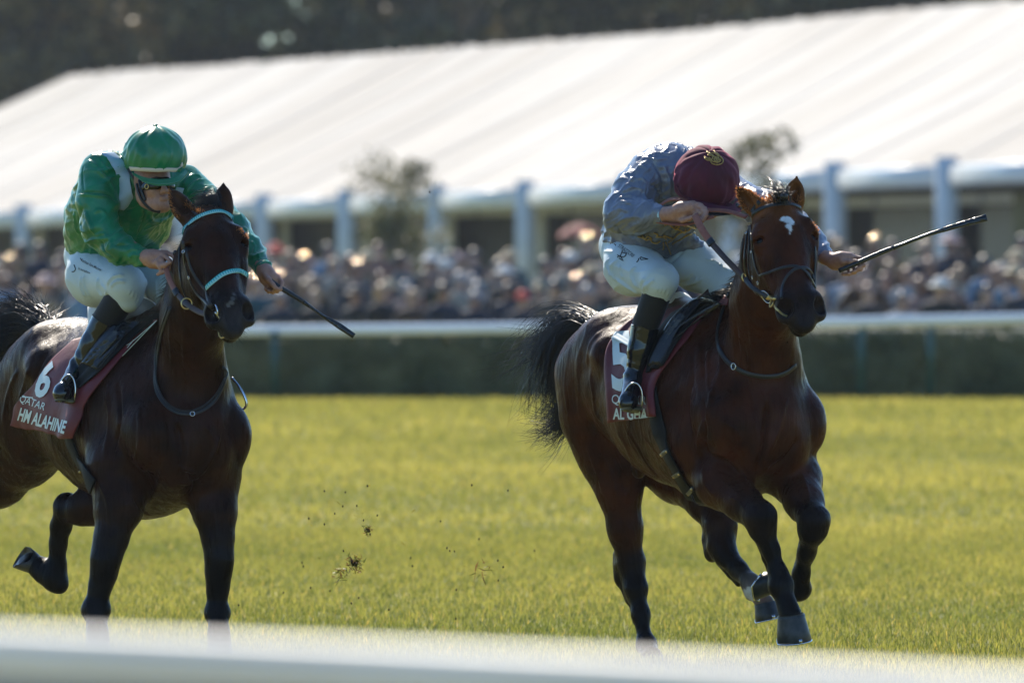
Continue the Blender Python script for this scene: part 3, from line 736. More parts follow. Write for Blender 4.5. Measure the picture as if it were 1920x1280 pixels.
M['grey_silk'] = cloth_mat('grey_silk', (.165, .180, .235), (.125, .135, .18), .27, .2, (.8, .9, 1), (30, .55, .007), spec=.7)
M['green_silk'] = cloth_mat('green_silk', (.002, .19, .075), (.002, .125, .050), .30, .12, (.5, 1, .7), (16, .5, .008), spec=.55)
M['breech'] = cloth_mat('white_breeches', (.53, .63, .67), (.48, .58, .62), .55, .2, (1, 1, 1), (12, .3, .006))
M['maroon_velvet'] = cloth_mat('maroon_velvet', (.085, .005, .022), (.050, .003, .013), .8, .5, (.9, .25, .35), (9, .3, .004), weave=500)
M['maroon'] = cloth_mat('maroon_cloth', (.115, .006, .013), (.085, .004, .010), .6, .1, (1, .3, .3), (14, .4, .006))
M['green_cap'] = cloth_mat('green_satin', (.002, .19, .07), (.002, .13, .05), .34, .15, (.5, 1, .7), (14, .45, .006), spec=.6)
M['sock'] = cloth_mat('black_sock', (.006, .007, .009), (.009, .010, .012), .8, .2, (.6, .7, 1), (40, .3, .002))
M['pad'] = cloth_mat('black_pad', (.006, .007, .008), (.009, .010, .011), .7, .0, (.8, .9, 1), (16, .5, .006), spec=.2)
m, nt, b = new_mat('patent_boot'); setp(b, color=(.006, .008, .011), rough=.10, coat=.25, coat_r=.04, spec=.45); bump(nt, b, 17, .4, .010, 2); M['boot'] = m
m, nt, b = new_mat('saddle_gloss'); setp(b, color=(.008, .009, .011), rough=.16); bump(nt, b, 22, .6, .008, 2, (1, 1, 3)); M['saddle'] = m
m, nt, b = new_mat('skin'); setp(b, rough=.48, sss=.12); b.inputs['Subsurface Radius'].default_value = (.01, .004, .002)
mix_noise(nt, b, (.42, .225, .155), (.34, .165, .115), 60); bump(nt, b, 260, .3, .0012); M['skin'] = m
for nm, c, r in (('lettering', (.60, .70, .72), .6), ('black_print', (.01, .011, .013), .6), ('pale_band', (.62, .56, .47), .6), ('sole', (.10, .09, .045), .6), ('turquoise', (.02, .36, .40), .4), ('pale_turquoise', (.32, .62, .64), .4), ('scarf', (.36, .48, .56), .6), ('white_cloth', (.72, .72, .72), .6), ('cuff', (.42, .62, .70), .6), ('soil', (.03, .018, .010), .9)):
    m, nt, b = new_mat(nm); setp(b, color=c, rough=r); bump(nt, b, 120, .15, .001); M[nm] = m
m, nt, b = new_mat('gold_thread'); setp(b, rough=.38, metal=.6); mix_noise(nt, b, (.55, .36, .11), (.32, .20, .06), 200); bump(nt, b, 700, .5, .001); M['gold'] = m
m, nt, b = new_mat('goggle_lens'); setp(b, color=(.014, .012, .006), rough=.12, spec=.35); M['lens'] = m

def on(sk, pts, off=.004, n=6, hint=0):
    """picture polyline -> points and normals lying on a skin"""
    P = []; N = []
    for q in spline([np.array(p[:2], float) for p in pts], n):
        p, nn = sk.hitn(q[0], q[1], off); P.append(p); N.append(nn)
    P = np.array(P); N = np.array(N)
    for _ in range(2):
        if len(P) > 2:
            P[1:-1] = (P[:-2] + 2 * P[1:-1] + P[2:]) / 4; N[1:-1] = (N[:-2] + 2 * N[1:-1] + N[2:]) / 4
    return P, N
def strap(name, sk, pts, width, mat, parent, thick=.004, off=.003, n=6):
    P, N = on(sk, pts, off, n); mb = MB(); mb.ribbon(P, width, thick, N); return mb.build(name, mat, parent)
def strap3(name, pts, width, mat, parent, up=(0, -1, 0), thick=.004, n=8):
    P = spline(pts, n); mb = MB(); mb.ribbon(P, width, thick, [up] * len(P)); return mb.build(name, mat, parent)
def patch(name, sk, back, front, mat, parent, off=.012, nu=40, nv=40, wav=.004, seed=1, thick=.003, lift=None):
    """cloth lying on a skin between a back edge and a front edge (both top to bottom)"""
    Bk = spline(back, 12); Fr = spline(front, 12)
    Bk = Bk[np.linspace(0, len(Bk) - 1, nv).astype(int)]; Fr = Fr[np.linspace(0, len(Fr) - 1, nv).astype(int)]
    Vv = np.zeros((nv, nu, 3)); Nn = np.zeros((nv, nu, 3))
    for j in range(nv):
        for i in range(nu):
            u = i / (nu - 1); q = Bk[j] * (1 - u) + Fr[j] * u; p, n = sk.hitn(q[0], q[1], off); Vv[j, i] = p; Nn[j, i] = n
    for _ in range(4):
        for A in (Vv, Nn):
            A[1:-1, :] = (A[:-2, :] + 2 * A[1:-1, :] + A[2:, :]) / 4; A[:, 1:-1] = (A[:, :-2] + 2 * A[:, 1:-1] + A[:, 2:]) / 4
    Nn /= np.linalg.norm(Nn, axis=2)[..., None] + 1e-9
    fl = Vv.reshape(-1, 3); w = noise3(fl * np.array([3.2, 3.2, 1.5]), seed, 2)
    jj, ii = np.meshgrid(np.arange(nv), np.arange(nu), indexing='ij')
    edge = np.minimum(1, .4 + .6 * jj / nv)
    dd = (w.reshape(nv, nu) * wav * edge)
    if lift is not None: dd = dd + lift(ii / (nu - 1), jj / (nv - 1))
    Vv = Vv + Nn * dd[..., None]
    top = Vv.reshape(-1, 3); bot = (Vv - Nn * thick).reshape(-1, 3); n = nv * nu; F = []
    for j in range(nv - 1):
        for i in range(nu - 1):
            a = j * nu + i; F.append((a, a + 1, a + nu + 1, a + nu)); F.append((n + a, n + a + nu, n + a + nu + 1, n + a + 1))
    ring = [i for i in range(nu)] + [j * nu + nu - 1 for j in range(1, nv)] + [(nv - 1) * nu + i for i in range(nu - 2, -1, -1)] + [j * nu for j in range(nv - 2, 0, -1)]
    for k in range(len(ring)):
        a, b = ring[k], ring[(k + 1) % len(ring)]; F.append((a, n + a, n + b, b))
    o = mesh_obj(name, np.concatenate([top, bot]), np.array(F), mat, parent)
    q = Skin(top, np.array([f for f in F if max(f) < n]))
    return o, q
def lettering(name, txt, sk, px, py, size, ang, mat, parent, off=.003, shear=0.0, stretch=1.0, bold=0.0, thick=.0012):
    """text cut out and laid on a skin; px,py the lower left corner, size the cap height in picture pixels"""
    cu = bpy.data.curves.new(name, 'FONT'); cu.body = txt; cu.size = 1.0; cu.resolution_u = 3; cu.offset = bold; cu.shear = shear
    to = bpy.data.objects.new(name, cu); COL.objects.link(to)
    dg = bpy.context.evaluated_depsgraph_get(); me = to.evaluated_get(dg).to_mesh()
    bm = bmesh.new(); bm.from_mesh(me)
    bmesh.ops.triangulate(bm, faces=bm.faces[:])
    lim = 3.5 / (size / .7)
    for _ in range(5):
        ed = [e for e in bm.edges if e.calc_length() > lim]
        if not ed: break
        bmesh.ops.subdivide_edges(bm, edges=ed, cuts=1); bmesh.ops.triangulate(bm, faces=[f for f in bm.faces if len(f.verts) > 3])
    bm.verts.index_update()
    k = size / .7; ca, sa = math.cos(math.radians(ang)), math.sin(math.radians(ang))
    Vv = []; 
    for v in bm.verts:
        x, y = v.co.x * k * stretch, v.co.y * k
        X = px + x * ca + y * sa; Y = py + x * sa - y * ca
        p, n = sk.hitn(X, Y, off); Vv.append(p)
    F = [tuple(v.index for v in f.verts) for f in bm.faces]; bm.free()
    COL.objects.unlink(to); bpy.data.objects.remove(to); bpy.data.curves.remove(cu)
    return mesh_obj(name, np.array(Vv), F, mat, parent, False)
def poly_on(name, sk, pts, mat, parent, off=.003, n=1):
    """a flat printed shape (picture outline) laid on a skin"""
    from mathutils.geometry import tessellate_polygon
    P = spline(pts + [pts[0]], n)[:-1] if n > 1 else np.array(pts, float)
    tri = tessellate_polygon([[Vector((p[0], p[1], 0)) for p in P]])
    bm = bmesh.new(); vs = [bm.verts.new((p[0], p[1], 0)) for p in P]
    for t in tri:
        try: bm.faces.new([vs[i] for i in t])
        except ValueError: pass
    for _ in range(3):
        ed = [e for e in bm.edges if e.calc_length() > 5]
        if ed: bmesh.ops.subdivide_edges(bm, edges=ed, cuts=1); bmesh.ops.triangulate(bm, faces=[f for f in bm.faces if len(f.verts) > 3])
    bm.verts.index_update(); Vv = [sk.hitn(v.co.x, v.co.y, off)[0] for v in bm.verts]
    F = [tuple(v.index for v in f.verts) for f in bm.faces]; bm.free()
    return mesh_obj(name, np.array(Vv), F, mat, parent, False)
def build_body(B, name, mat, parent, creases=None, nz=None, post=None):
    Vv, Q, _ = B.mesh(); sk = Skin(Vv, Q)
    if creases: sk.crease(creases)
    if nz is not None:
        for (sc, amp, seed) in nz: sk.V = sk.V + sk.N * (noise3(sk.V * np.array(sc), seed, 3) * amp)[:, None]
        sk.refresh()
    if post: post(sk)
    return mesh_obj(name, sk.V, sk.Q, mat, parent), sk
def fold_field(sk, amp, freq, direc, seed, warp=.5):
    """irregular ridged cloth folds, long across 'direc'"""
    X = sk.V; d = nrm(direc); along = X @ d
    Y = (X - along[:, None] * d) * (freq * .16) + (along * freq * .55)[:, None] * d
    Y = Y + np.column_stack([noise3(X * 2.5, seed + i, 2) for i in range(3)]) * warp * .5
    n1 = noise3(Y, seed, 2); r = 1 - np.clip(np.abs(n1) * 2.2, 0, 1); m = np.clip(noise3(X * 3.0, seed + 7, 1) + .55, 0, 1)
    sk.V = X + sk.N * ((r ** 1.5 - .3) * amp * m)[:, None]; sk.refresh()
# ------------------------------------------------------------------ jockey on the right
RR = empty('person', tuple(W(1200, 470, .40)), 'jockey in grey blue silks and maroon velvet cap crouching low over the dark bay horse', 'person', 'jockeys')
KS = .0045
def finger(B, pts, r0, r1, k=.004):
    P = [np.array(p) for p in pts]; n = len(P) - 1
    for i in range(n): B.cap(P[i], P[i + 1], r0 + (r1 - r0) * i / n, r0 + (r1 - r0) * (i + 1) / n, k)
B = Body(.0038)
# trunk, neck, head (under the silks and the cap)
B.chain(P3([(1205, 450, .40), (1235, 410, .25), (1268, 360, .06)]), [.115, .125, .13], .06)
B.cap(W(1222, 335, -.05), W(1368, 368, .10), .065, .065, .05)
B.cap(W(1285, 345, -.05), W(1318, 352, -.18), .058, .056, .03)
B.ell(W(1325, 350, -.26), (.085, .105, .10), None, .03)
B.ell(W(1332, 388, -.24), (.055, .07, .05), None, .03)
B.ell(W(1338, 396, -.30), (.012, .022, .014), None, .012)
for s_ in (-1, 1): B.ell(W(1325 + s_ * 37, 366, -.20), (.010, .022, .028), None, .006)
# right arm
B.chain(P3([(1214, 332, -.08), (1166, 403, -.20), (1244, 402, -.34)]), [.055, .045, .030], .02)
B.cap(W(1240, 403, -.335), W(1262, 401, -.37), .031, .030, .02)
# right hand: fist on the reins, back of the hand to the sky
B.chain(P3([(1258, 401, -.37), (1278, 394, -.40), (1296, 389, -.42)]), [.030, .034, .030], .02)
B.cap(W(1268, 409, -.38), W(1285, 409, -.41), .022, .020, .015)
kn = [(1300, 381, -.410), (1309, 384, -.435), (1316, 389, -.455), (1319, 396, -.470)]
m1 = [(1315, 385, -.445), (1322, 391, -.470), (1325, 397, -.487), (1324, 404, -.495)]
m2 = [(1316, 399, -.465), (1320, 405, -.480), (1320, 410, -.492), (1317, 414, -.495)]
m3 = [(1305, 405, -.455), (1309, 411, -.465), (1308, 415, -.475), (1305, 418, -.478)]
for i in range(4): finger(B, [W(1282, 390 + i * 4, -.40), W(*kn[i]), W(*m1[i]), W(*m2[i]), W(*m3[i])], .0105 - .0006 * (i == 3), .0082)
for i in range(4): B.ell(W(*kn[i]), (.0115, .0115, .0105), None, .006)
finger(B, [W(1266, 408, -.385), W(1280, 414, -.425), W(1293, 410, -.455), W(1303, 403, -.468)], .013, .009, .008)
# left arm
B.chain(P3([(1370, 366, .10), (1478, 412, -.22), (1548, 482, -.50)]), [.052, .042, .029], .02)
B.cap(W(1548, 482, -.50), W(1566, 492, -.53), .029, .030, .02)
# left hand: palm to the camera, thumb along the whip, four fingers closed below it
B.chain(P3([(1562, 488, -.53), (1578, 487, -.55), (1592, 484, -.56)]), [.030, .033, .026], .02)
B.cap(W(1566, 494, -.54), W(1580, 497, -.56), .024, .020, .015)
for i, (a, b_, c_, d_) in enumerate([((1598, 480, -.545), (1614, 484, -.57), (1620, 497, -.60), (1608, 503, -.605)), ((1594, 485, -.54), (1608, 492, -.56), (1614, 505, -.60), (1600, 509, -.605)),
                                     ((1588, 489, -.535), (1600, 499, -.555), (1603, 511, -.59), (1590, 513, -.60)), ((1580, 492, -.53), (1590, 504, -.55), (1592, 514, -.575), (1580, 514, -.585))]):
    finger(B, [W(1578, 486 + 2 * i, -.55), W(*a), W(*b_), W(*c_), W(*d_)], .0102 - .0008 * i, .0080)
finger(B, [W(1565, 488, -.55), W(1580, 491, -.585), W(1594, 491, -.60), W(1606, 489, -.605)], .0135, .0092, .008)
# hips and legs
for ch in ([(1180, 465, .42), (1236, 530, -.01), (1209, 612, .055), (1191, 705, .06)], [(1262, 470, .45), (1374, 542, .10), (1372, 640, .30), (1364, 720, .32)]):
    B.chain(P3(ch), [.078, .044, .026, .016], .03)
    a = W(*ch[-1]); B.cap(a, a + np.array([0, -.01, -.03]), .012, .010, .01)
body_o, SK_RB = build_body(B, 'body', M['skin'], RR, [([(1300, 387), (1310, 392), (1318, 403)], -.004, .0025), ([(1297, 393), (1306, 398), (1313, 408)], -.004, .0025), ([(1292, 399), (1300, 405), (1304, 413)], -.004, .0025), ([(1285, 384), (1296, 380)], .0015, .002), ([(1262, 395), (1280, 388), (1300, 384)], .0015, .003), ([(1268, 400), (1285, 396), (1306, 392)], .0012, .0028), ([(1570, 484), (1590, 480)], .0012, .003)])
mb = MB(); p, n = SK_RB.hitn(1606, 489, .0006); mb.ellipsoid(p, (.0065, .0035, .0050), None, 10, 6); mb.build('thumbnail', M['muzzle_pale'] if 'muzzle_pale' in M else M['skin'], RR)
# jacket
J = Body(.0055)
J.chain(P3([(1190, 440, .42), (1215, 420, .30), (1252, 372, .10), (1272, 340, -.01)]), [.135, .158, .165, .135], .08)
J.cap(W(1188, 352, .12), W(1250, 318, .0), .085, .115, .07)
J.cap(W(1222, 325, -.05), W(1368, 362, .10), .082, .078, .06)
J.cap(W(1285, 345, -.03), W(1302, 350, -.12), .075, .068, .03)
J.chain(P3([(1212, 332, -.08), (1186, 372, -.15), (1166, 402, -.20)]), [.092, .088, .078], .035)
J.chain(P3([(1166, 402, -.20), (1200, 405, -.27), (1240, 402, -.33)]), [.080, .072, .040], .03)
J.chain(P3([(1368, 360, .10), (1425, 385, -.06), (1482, 415, -.22)]), [.080, .072, .066], .03)
J.chain(P3([(1482, 415, -.22), (1520, 452, -.38), (1548, 481, -.49)]), [.066, .058, .037], .03)
J.cap(W(1170, 440, .40), W(1300, 462, .22), .06, .045, .06)
def pj(sk):
    fold_field(sk, .013, 13, (.45, .1, -.88), 11, .5); fold_field(sk, .010, 22, (.9, .3, -.4), 5, .6); fold_field(sk, .006, 40, (.6, .3, -.7), 8, .6)
jr, SKJ = build_body(J, 'jacket', M['grey_silk'], RR, [
    ([(1190, 322), (1200, 312), (1218, 318)], .010, .007), ([(1178, 340), (1196, 334), (1214, 342)], .010, .007), ([(1165, 362), (1185, 352), (1208, 356)], .010, .007), ([(1152, 380), (1172, 368), (1200, 372)], .010, .007),
    ([(1145, 392), (1165, 380), (1190, 384)], .008, .005), ([(1140, 404), (1158, 392), (1180, 396)], .007, .005), ([(1200, 385), (1212, 380), (1224, 390)], .008, .005), ([(1212, 380), (1224, 378), (1234, 386)], .007, .004),
    ([(1222, 300), (1240, 330), (1245, 372)], -.012, .010), ([(1240, 305), (1256, 340), (1255, 385)], .008, .007), ([(1215, 345), (1232, 352), (1240, 378)], -.008, .006), ([(1175, 440), (1200, 446), (1230, 436)], -.014, .009), ([(1150, 418), (1165, 436), (1190, 446)], -.010, .008),
    ([(1230, 285), (1250, 290), (1270, 284)], .007, .005), ([(1210, 295), (1232, 300), (1255, 296)], .007, .005), ([(1165, 455), (1200, 470), (1245, 478)], .006, .006), ([(1255, 420), (1262, 450), (1258, 472)], -.006, .006)], None, pj)
mb = MB(); w0 = W(1236, 403, -.325); w1 = W(1245, 402, -.345); mb.tube([w0, w1], [.0375, .0365], 20); mb.build('cuff', M['cuff'], RR)
mb = MB(); mb.tube([W(1546, 479, -.488), W(1552, 485, -.50)], [.0355, .0345], 20); mb.build('cuff', M['cuff'], RR)
mb = MB()   # gold frogging on the hem
def Z3(x, y): return (1100 + x * .1875, 260 + y * .1875)
for pl in ([(780, 862), (820, 850), (860, 885), (900, 900), (925, 875), (895, 868), (880, 900), (930, 915), (975, 938), (985, 910)], [(515, 980), (560, 990), (600, 1010), (640, 1000), (660, 1030), (700, 1040), (735, 1020)],
           [(680, 940), (720, 960), (700, 985), (760, 975), (800, 1000), (770, 960), (830, 985), (870, 995)], [(820, 1030), (880, 985), (910, 950), (960, 930), (1020, 910), (1050, 870)], [(860, 1050), (900, 1020), (940, 1000), (990, 965), (1080, 930), (1090, 880)],
           [(765, 1030), (770, 1070), (765, 1110)], [(790, 1030), (815, 1090), (840, 1155)], [(560, 965), (590, 1000), (620, 975), (660, 1000)], [(1060, 870), (1085, 900), (1080, 950)]):
    P, N = on(SKJ, [Z3(*p) for p in pl], .004, 5); mb.tube(P, .0034, 6)
mb.build('gold_braid', M['gold'], RR)
# breeches
T = Body(.0055)
T.chain(P3([(1172, 462, .45), (1188, 500, .26), (1236, 526, -.01)]), [.110, .118, .079], .06)
T.chain(P3([(1238, 527, -.02), (1236, 545, .00)]), [.078, .064], .03)
T.chain(P3([(1265, 470, .42), (1305, 500, .26), (1368, 535, .10)]), [.105, .098, .080], .06)
T.chain(P3([(1368, 537, .10), (1352, 560, .16)]), [.078, .066], .03)
T.ell(W(1205, 462, .48), (.17, .15, .12), None, .06)
def pb(sk): fold_field(sk, .005, 10, (.5, .2, .8), 21, .5)
def Z4(x, y): return (1100 + x * .15625, 420 + y * .15625)
br, SKT = build_body(T, 'breeches', M['breech'], RR, [([Z4(*p) for p in pl], a, w) for pl, a, w in (
    ([(280, 400), (240, 480), (270, 560), (330, 640)], 0.0095, .006), ([(380, 420), (300, 500), (300, 600), (360, 700)], 0.0095, .006), ([(400, 480), (400, 580), (440, 660)], 0.0081, .005), ([(600, 500), (540, 570), (560, 680), (640, 790)], 0.0121, .008),
    ([(330, 640), (450, 720), (560, 790), (640, 840)], 0.0108, .008), ([(700, 640), (660, 700), (660, 800)], 0.0108, .008), ([(740, 700), (690, 760), (690, 850)], 0.0081, .006), ([(820, 660), (740, 720), (720, 790)], 0.0081, .006),
    ([(200, 330), (250, 330), (320, 340)], 0.0068, .005), ([(880, 830), (900, 760)], 0.0041, .003), ([(920, 840), (945, 770)], 0.0041, .003), ([(960, 870), (990, 800)], 0.0041, .003), ([(840, 815), (860, 750)], 0.0041, .003),
    ([(1100, 720), (1200, 690), (1280, 600)], -0.0081, .008), ([(1180, 740), (1280, 700), (1340, 640)], 0.0081, .007), ([(1250, 720), (1340, 690), (1390, 640)], 0.0068, .006), ([(960, 500), (1080, 400), (1200, 270)], -0.0068, .01), ([(1420, 420), (1500, 440), (1560, 470)], 0.0068, .004), ([(1500, 440), (1580, 470), (1620, 510)], 0.0068, .004), ([(1600, 480), (1650, 520), (1700, 570)], 0.0068, .004))], None, pb)
lettering('leg_lettering', 'STRAZZONI', SKT, 1158, 463, 7.2, 36, M['black_print'], RR, .003, .25, .62, .0)
mb = MB()
for pl in ([(430, 320), (400, 400)], [(420, 340), (480, 360), (440, 400), (370, 370)], [(370, 400), (400, 380), (430, 420)], [(390, 410), (440, 440)], [(650, 400), (690, 410), (740, 425), (690, 425), (655, 430), (640, 410), (660, 395)], [(600, 460), (620, 440), (625, 415)], [(330, 240), (350, 255), (345, 262)]):
    P, N = on(SKT, [Z4(*p) for p in pl], .0015, 4); mb.tube(P, .0022, 5)
mb.build('leg_emblem', M['black_print'], RR)
# socks and boots
def boot(root, knee, top, ank, toe, side, rk, rt, ra, foot_r, grip=True):
    s = MB(); P = spline([knee, (np.array(knee) + top) / 2 + side * .004, top], 6); s.tube(P, list(np.linspace(rk, rt * 1.0, len(P))), 24); so_ = s.build('sock', M['sock'], root)
    Bo = Body(.0042); a = np.array(ank); t = np.array(top)
    Bo.chain([t, t * .55 + a * .45 + side * .004, a], [rt * 1.06, (rt + ra) / 2 * 1.02, ra], .02)
    fd = nrm(np.array(toe) - a)
    Bo.chain([a, np.array(toe)], [ra * .98, foot_r], .03); Bo.cap(np.array(toe), np.array(toe) + fd * .02, foot_r * .92, foot_r * .8, .02)
    Bo.cap(a, a - np.array([0, fd[1], 0]) * .03 + np.array([0, 0, -.045]), ra * .9, ra * .75, .02)
    Vv, Q, _ = Bo.mesh(); sk = Skin(Vv, Q)
    m = (sk.V - a) @ nrm(t - a) > np.linalg.norm(t - a) - .002     # cut flat at the top
    sk.V[m] -= nrm(t - a) * ((sk.V[m] - a) @ nrm(t - a) - np.linalg.norm(t - a) + .002)[:, None]; sk.refresh()
    ax = nrm(t - a); hgt = (sk.V - a) @ ax / np.linalg.norm(t - a)
    wr = np.exp(-((hgt - .1) / .16) ** 2); ph = hgt * 26 + noise3(sk.V * 6, 3, 2) * 2.0
    sk.V = sk.V + sk.N * (np.sin(ph) * .0035 * wr + noise3(sk.V * np.array([7, 7, 4]), 9, 2) * .0028)[:, None]; sk.refresh()
    bo = mesh_obj('boot', sk.V, sk.Q, M['boot'], root)
    sl = MB(); dn = np.array([0, -.12, -.99]); u = nrm(fd - dn * np.dot(fd, dn)); w = np.cross(u, dn)
    c = np.array(toe) + nrm(dn) * foot_r * .78
    ring = [c + u * (.085 * math.cos(q) - .035) + w * .036 * math.sin(q) * (1 - .2 * (math.cos(q) < 0)) for q in np.linspace(0, 6.283, 28, endpoint=False)]
    v = ring + [r + nrm(dn) * .010 for r in ring]; f = [tuple(range(28)), tuple(range(55, 27, -1))] + [(i, (i + 1) % 28, 28 + (i + 1) % 28, 28 + i) for i in range(28)]
    sl.add(v, f); sl.build('sole', M['sole'], bo)
    return bo, sk
boot(RR, W(1236, 540, -.01), W(1209, 612, .055), W(1190, 712, .06), W(1178, 752, -.06), np.array([.2, -.3, 0]), .064, .059, .045, .039)
boot(RR, W(1362, 552, .14), W(1368, 640, .30), W(1364, 720, .32), W(1366, 755, .20), np.array([.2, -.3, 0]), .058, .052, .040, .036)
# cap
def helmet(root, c, rx, ry, crown, mat, seams=8, name='helmet', sag=.004):
    """covered riding helmet: crown direction, soft panels with seams"""
    cz = nrm(crown); a = np.array([1, 0, 0.]); cx = nrm(a - cz * np.dot(a, cz)); cy = np.cross(cz, cx)
    V_ = []; F_ = []; nu, nv = 96, 40
    for i in range(nv + 1):
        th = (math.pi * .62) * i / nv
        for j in range(nu):
            ph = 2 * math.pi * j / nu; s = abs(math.sin(ph * seams / 2 + .3 * math.sin(3 * th))); puff = (s ** .5 - .75) * sag + .0035 * math.sin(th) * math.sin(ph * 11 + 2 * math.sin(th * 4 + ph)) * math.sin(ph * 3 + 1) * math.sin(min(th * 1.3, math.pi)) * 1.4
            d = math.sin(th) * math.cos(ph) * cx + math.sin(th) * math.sin(ph) * cy + math.cos(th) * cz
            r = rx + puff + .0022 * math.sin(ph * 23 + th * 9) * math.sin(th) ** 6
            V_.append(np.array(c) + np.array([d[0] * r, d[1] * (r * 1.06), d[2] * (ry + puff)]))
    for i in range(nv):
        for j in range(nu): F_.append((i * nu + j, (i + 1) * nu + j, (i + 1) * nu + (j + 1) % nu, i * nu + (j + 1) % nu))
    o = mesh_obj(name, np.array(V_), np.array(F_), mat, root); sk = Skin(np.array(V_), np.array(F_))
    b = MB(); b.ellipsoid(np.array(c) + cz * ry * 1.0, (.012, .012, .008), np.column_stack([cx, cy, cz]), 12, 6); b.build('button', mat, o)
    return o, sk
cap_o, SKC = helmet(RR, W(1325, 336, -.24), .143, .148, (.12, -.62, .80), M['maroon_velvet'], 8, sag=.007)
def Zc(x, y): return Z3(x, y)
# peak of the cap pointing down, with a bow on the band
def peak(name, pts_in, pts_out, mat, parent, th=.006, d=-.34):
    A = spline(pts_in, 8); Bq = spline(pts_out, 8); n = min(len(A), len(Bq)); rows = []
    for k in range(6):
        t = k / 5; rows.append([A[i] * (1 - t) + Bq[i] * t for i in range(n)])
    V_ = [p for r in rows for p in r]; m = len(V_); up = np.array([0, -.25, 1.0]); up = up / np.linalg.norm(up); V_ += [p - up * th for p in V_]; F_ = []
    for k in range(5):
        for i in range(n - 1):
            a = k * n + i; F_.append((a, a + 1, a + n + 1, a + n)); F_.append((m + a, m + a + n, m + a + n + 1, m + a + 1))
    ring = list(range(n)) + [k * n + n - 1 for k in range(1, 6)] + [5 * n + i for i in range(n - 2, -1, -1)] + [k * n for k in range(4, 0, -1)]
    for k in range(len(ring)): a, b = ring[k], ring[(k + 1) % len(ring)]; F_.append((a, b, m + b, m + a))
    return mesh_obj(name, np.array(V_), F_, mat, parent)
peak('peak', P3([(1277, 356, -.28), (1300, 372, -.35), (1335, 382, -.38), (1368, 386, -.35), (1384, 372, -.27)]), P3([(1278, 370, -.28), (1302, 382, -.37), (1340, 393, -.41), (1372, 398, -.38), (1390, 395, -.28)]), M['maroon_velvet'], cap_o)
P, N = on(SKC, [Zc(*p) for p in [(905, 470), (960, 560), (1080, 620), (1250, 650), (1400, 655), (1500, 640)]], .002, 6); mb = MB(); mb.ribbon(P, .016, .004, N); mb.build('band', M['maroon_velvet'], cap_o)
p, n = SKC.hitn(1359, 383, .008); mb = MB()
for s_ in (-1, 1): mb.ellipsoid(p + np.array([s_ * .014, -.002, .002 * s_]), (.016, .007, .010), None, 10, 6)
mb.ellipsoid(p, (.006, .008, .007), None, 8, 6)
mb.tube([p, p + np.array([-.012, -.004, -.022])], .004, 6); mb.tube([p, p + np.array([.014, -.004, -.020])], .004, 6); mb.build('bow', M['maroon_velvet'], cap_o)
mb = MB(); rng = np.random.RandomState(4)   # gold crest embroidered on the crown
for pl in ([(1180, 200), (1210, 220), (1250, 215), (1260, 180), (1220, 160), (1200, 130), (1240, 150), (1270, 120)], [(1250, 250), (1300, 265), (1350, 250), (1360, 215), (1330, 180), (1290, 160), (1275, 125)],
           [(1220, 190), (1260, 230), (1310, 240), (1340, 220), (1310, 200), (1270, 205), (1290, 235)], [(1240, 140), (1280, 150), (1310, 180), (1330, 230)], [(1210, 170), (1250, 175), (1290, 200), (1300, 250)], [(1260, 180), (1300, 190), (1320, 215), (1290, 225)], [(1170, 185), (1200, 195), (1230, 215), (1250, 245)], [(1225, 150), (1255, 165), (1275, 190)], [(1285, 140), (1315, 165), (1345, 200)]):
    P, N = on(SKC, [Zc(*p) for p in pl], .003, 5); mb.tube(P, .0030, 6)
mb.build('crest', M['gold'], cap_o)
# goggles hanging in front of the face below the peak
mb = MB(); mb.tube(spline(P3([(1296, 376, -.30), (1325, 394, -.34), (1362, 396, -.34), (1384, 384, -.29)]), 6), .014, 12, flat=.7); mb.build('goggles', M['lens'], RR)
# whip
def whip(name, pts, rs, label, grip_to, parent=None, flats=None):
    root = empty(name, tuple(pts[0]), label, 'whip', 'riding whips')
    P = spline(pts, 8); R_ = np.interp(np.linspace(0, len(pts) - 1, len(P)), range(len(pts)), rs)
    g = int(len(P) * grip_to)
    mb = MB(); rr = [r * (1 + .07 * math.sin(i * 2.6)) for i, r in enumerate(R_[:g + 1])]; mb.tube(P[:g + 1], rr, 12); mb.build('grip', M['leather'], root)
    mb = MB(); h = int(len(P) * .72); mb.tube(P[g:h + 1], list(R_[g:h + 1]), 10); mb.build('shaft', M['saddle'], root)
    mb = MB(); up = [(0, -1, .25)] * len(P[h:]); mb.ribbon(P[h:], [r * 2.1 for r in R_[h:]], .010, up); mb.build('flap', M['saddle'], root)
    return root
whip('whip', P3([(1573, 508, -.60), (1612, 491, -.61), (1656, 472, -.61), (1693, 458, -.61), (1734, 442, -.61), (1762, 433, -.61), (1805, 420, -.61), (1850, 408, -.61)]), [.0105, .0105, .0105, .0080, .0078, .0095, .0115, .0145], 'long black whip pointing up to the right in the grey blue jockey\'s hand', .36)
# ------------------------------------------------------------------ jockey on the left
RL = empty('person', tuple(W(180, 490, .42)), 'jockey in bright green silks, green helmet and goggles on the nearly black horse', 'person', 'jockeys')
B = Body(.0038)
B.chain(P3([(190, 455, .40), (215, 420, .25), (250, 365, .06)]), [.115, .125, .13], .06)
B.cap(W(198, 330, -.05), W(346, 350, .10), .065, .065, .05)
B.cap(W(268, 335, -.02), W(283, 330, -.16), .058, .056, .03)
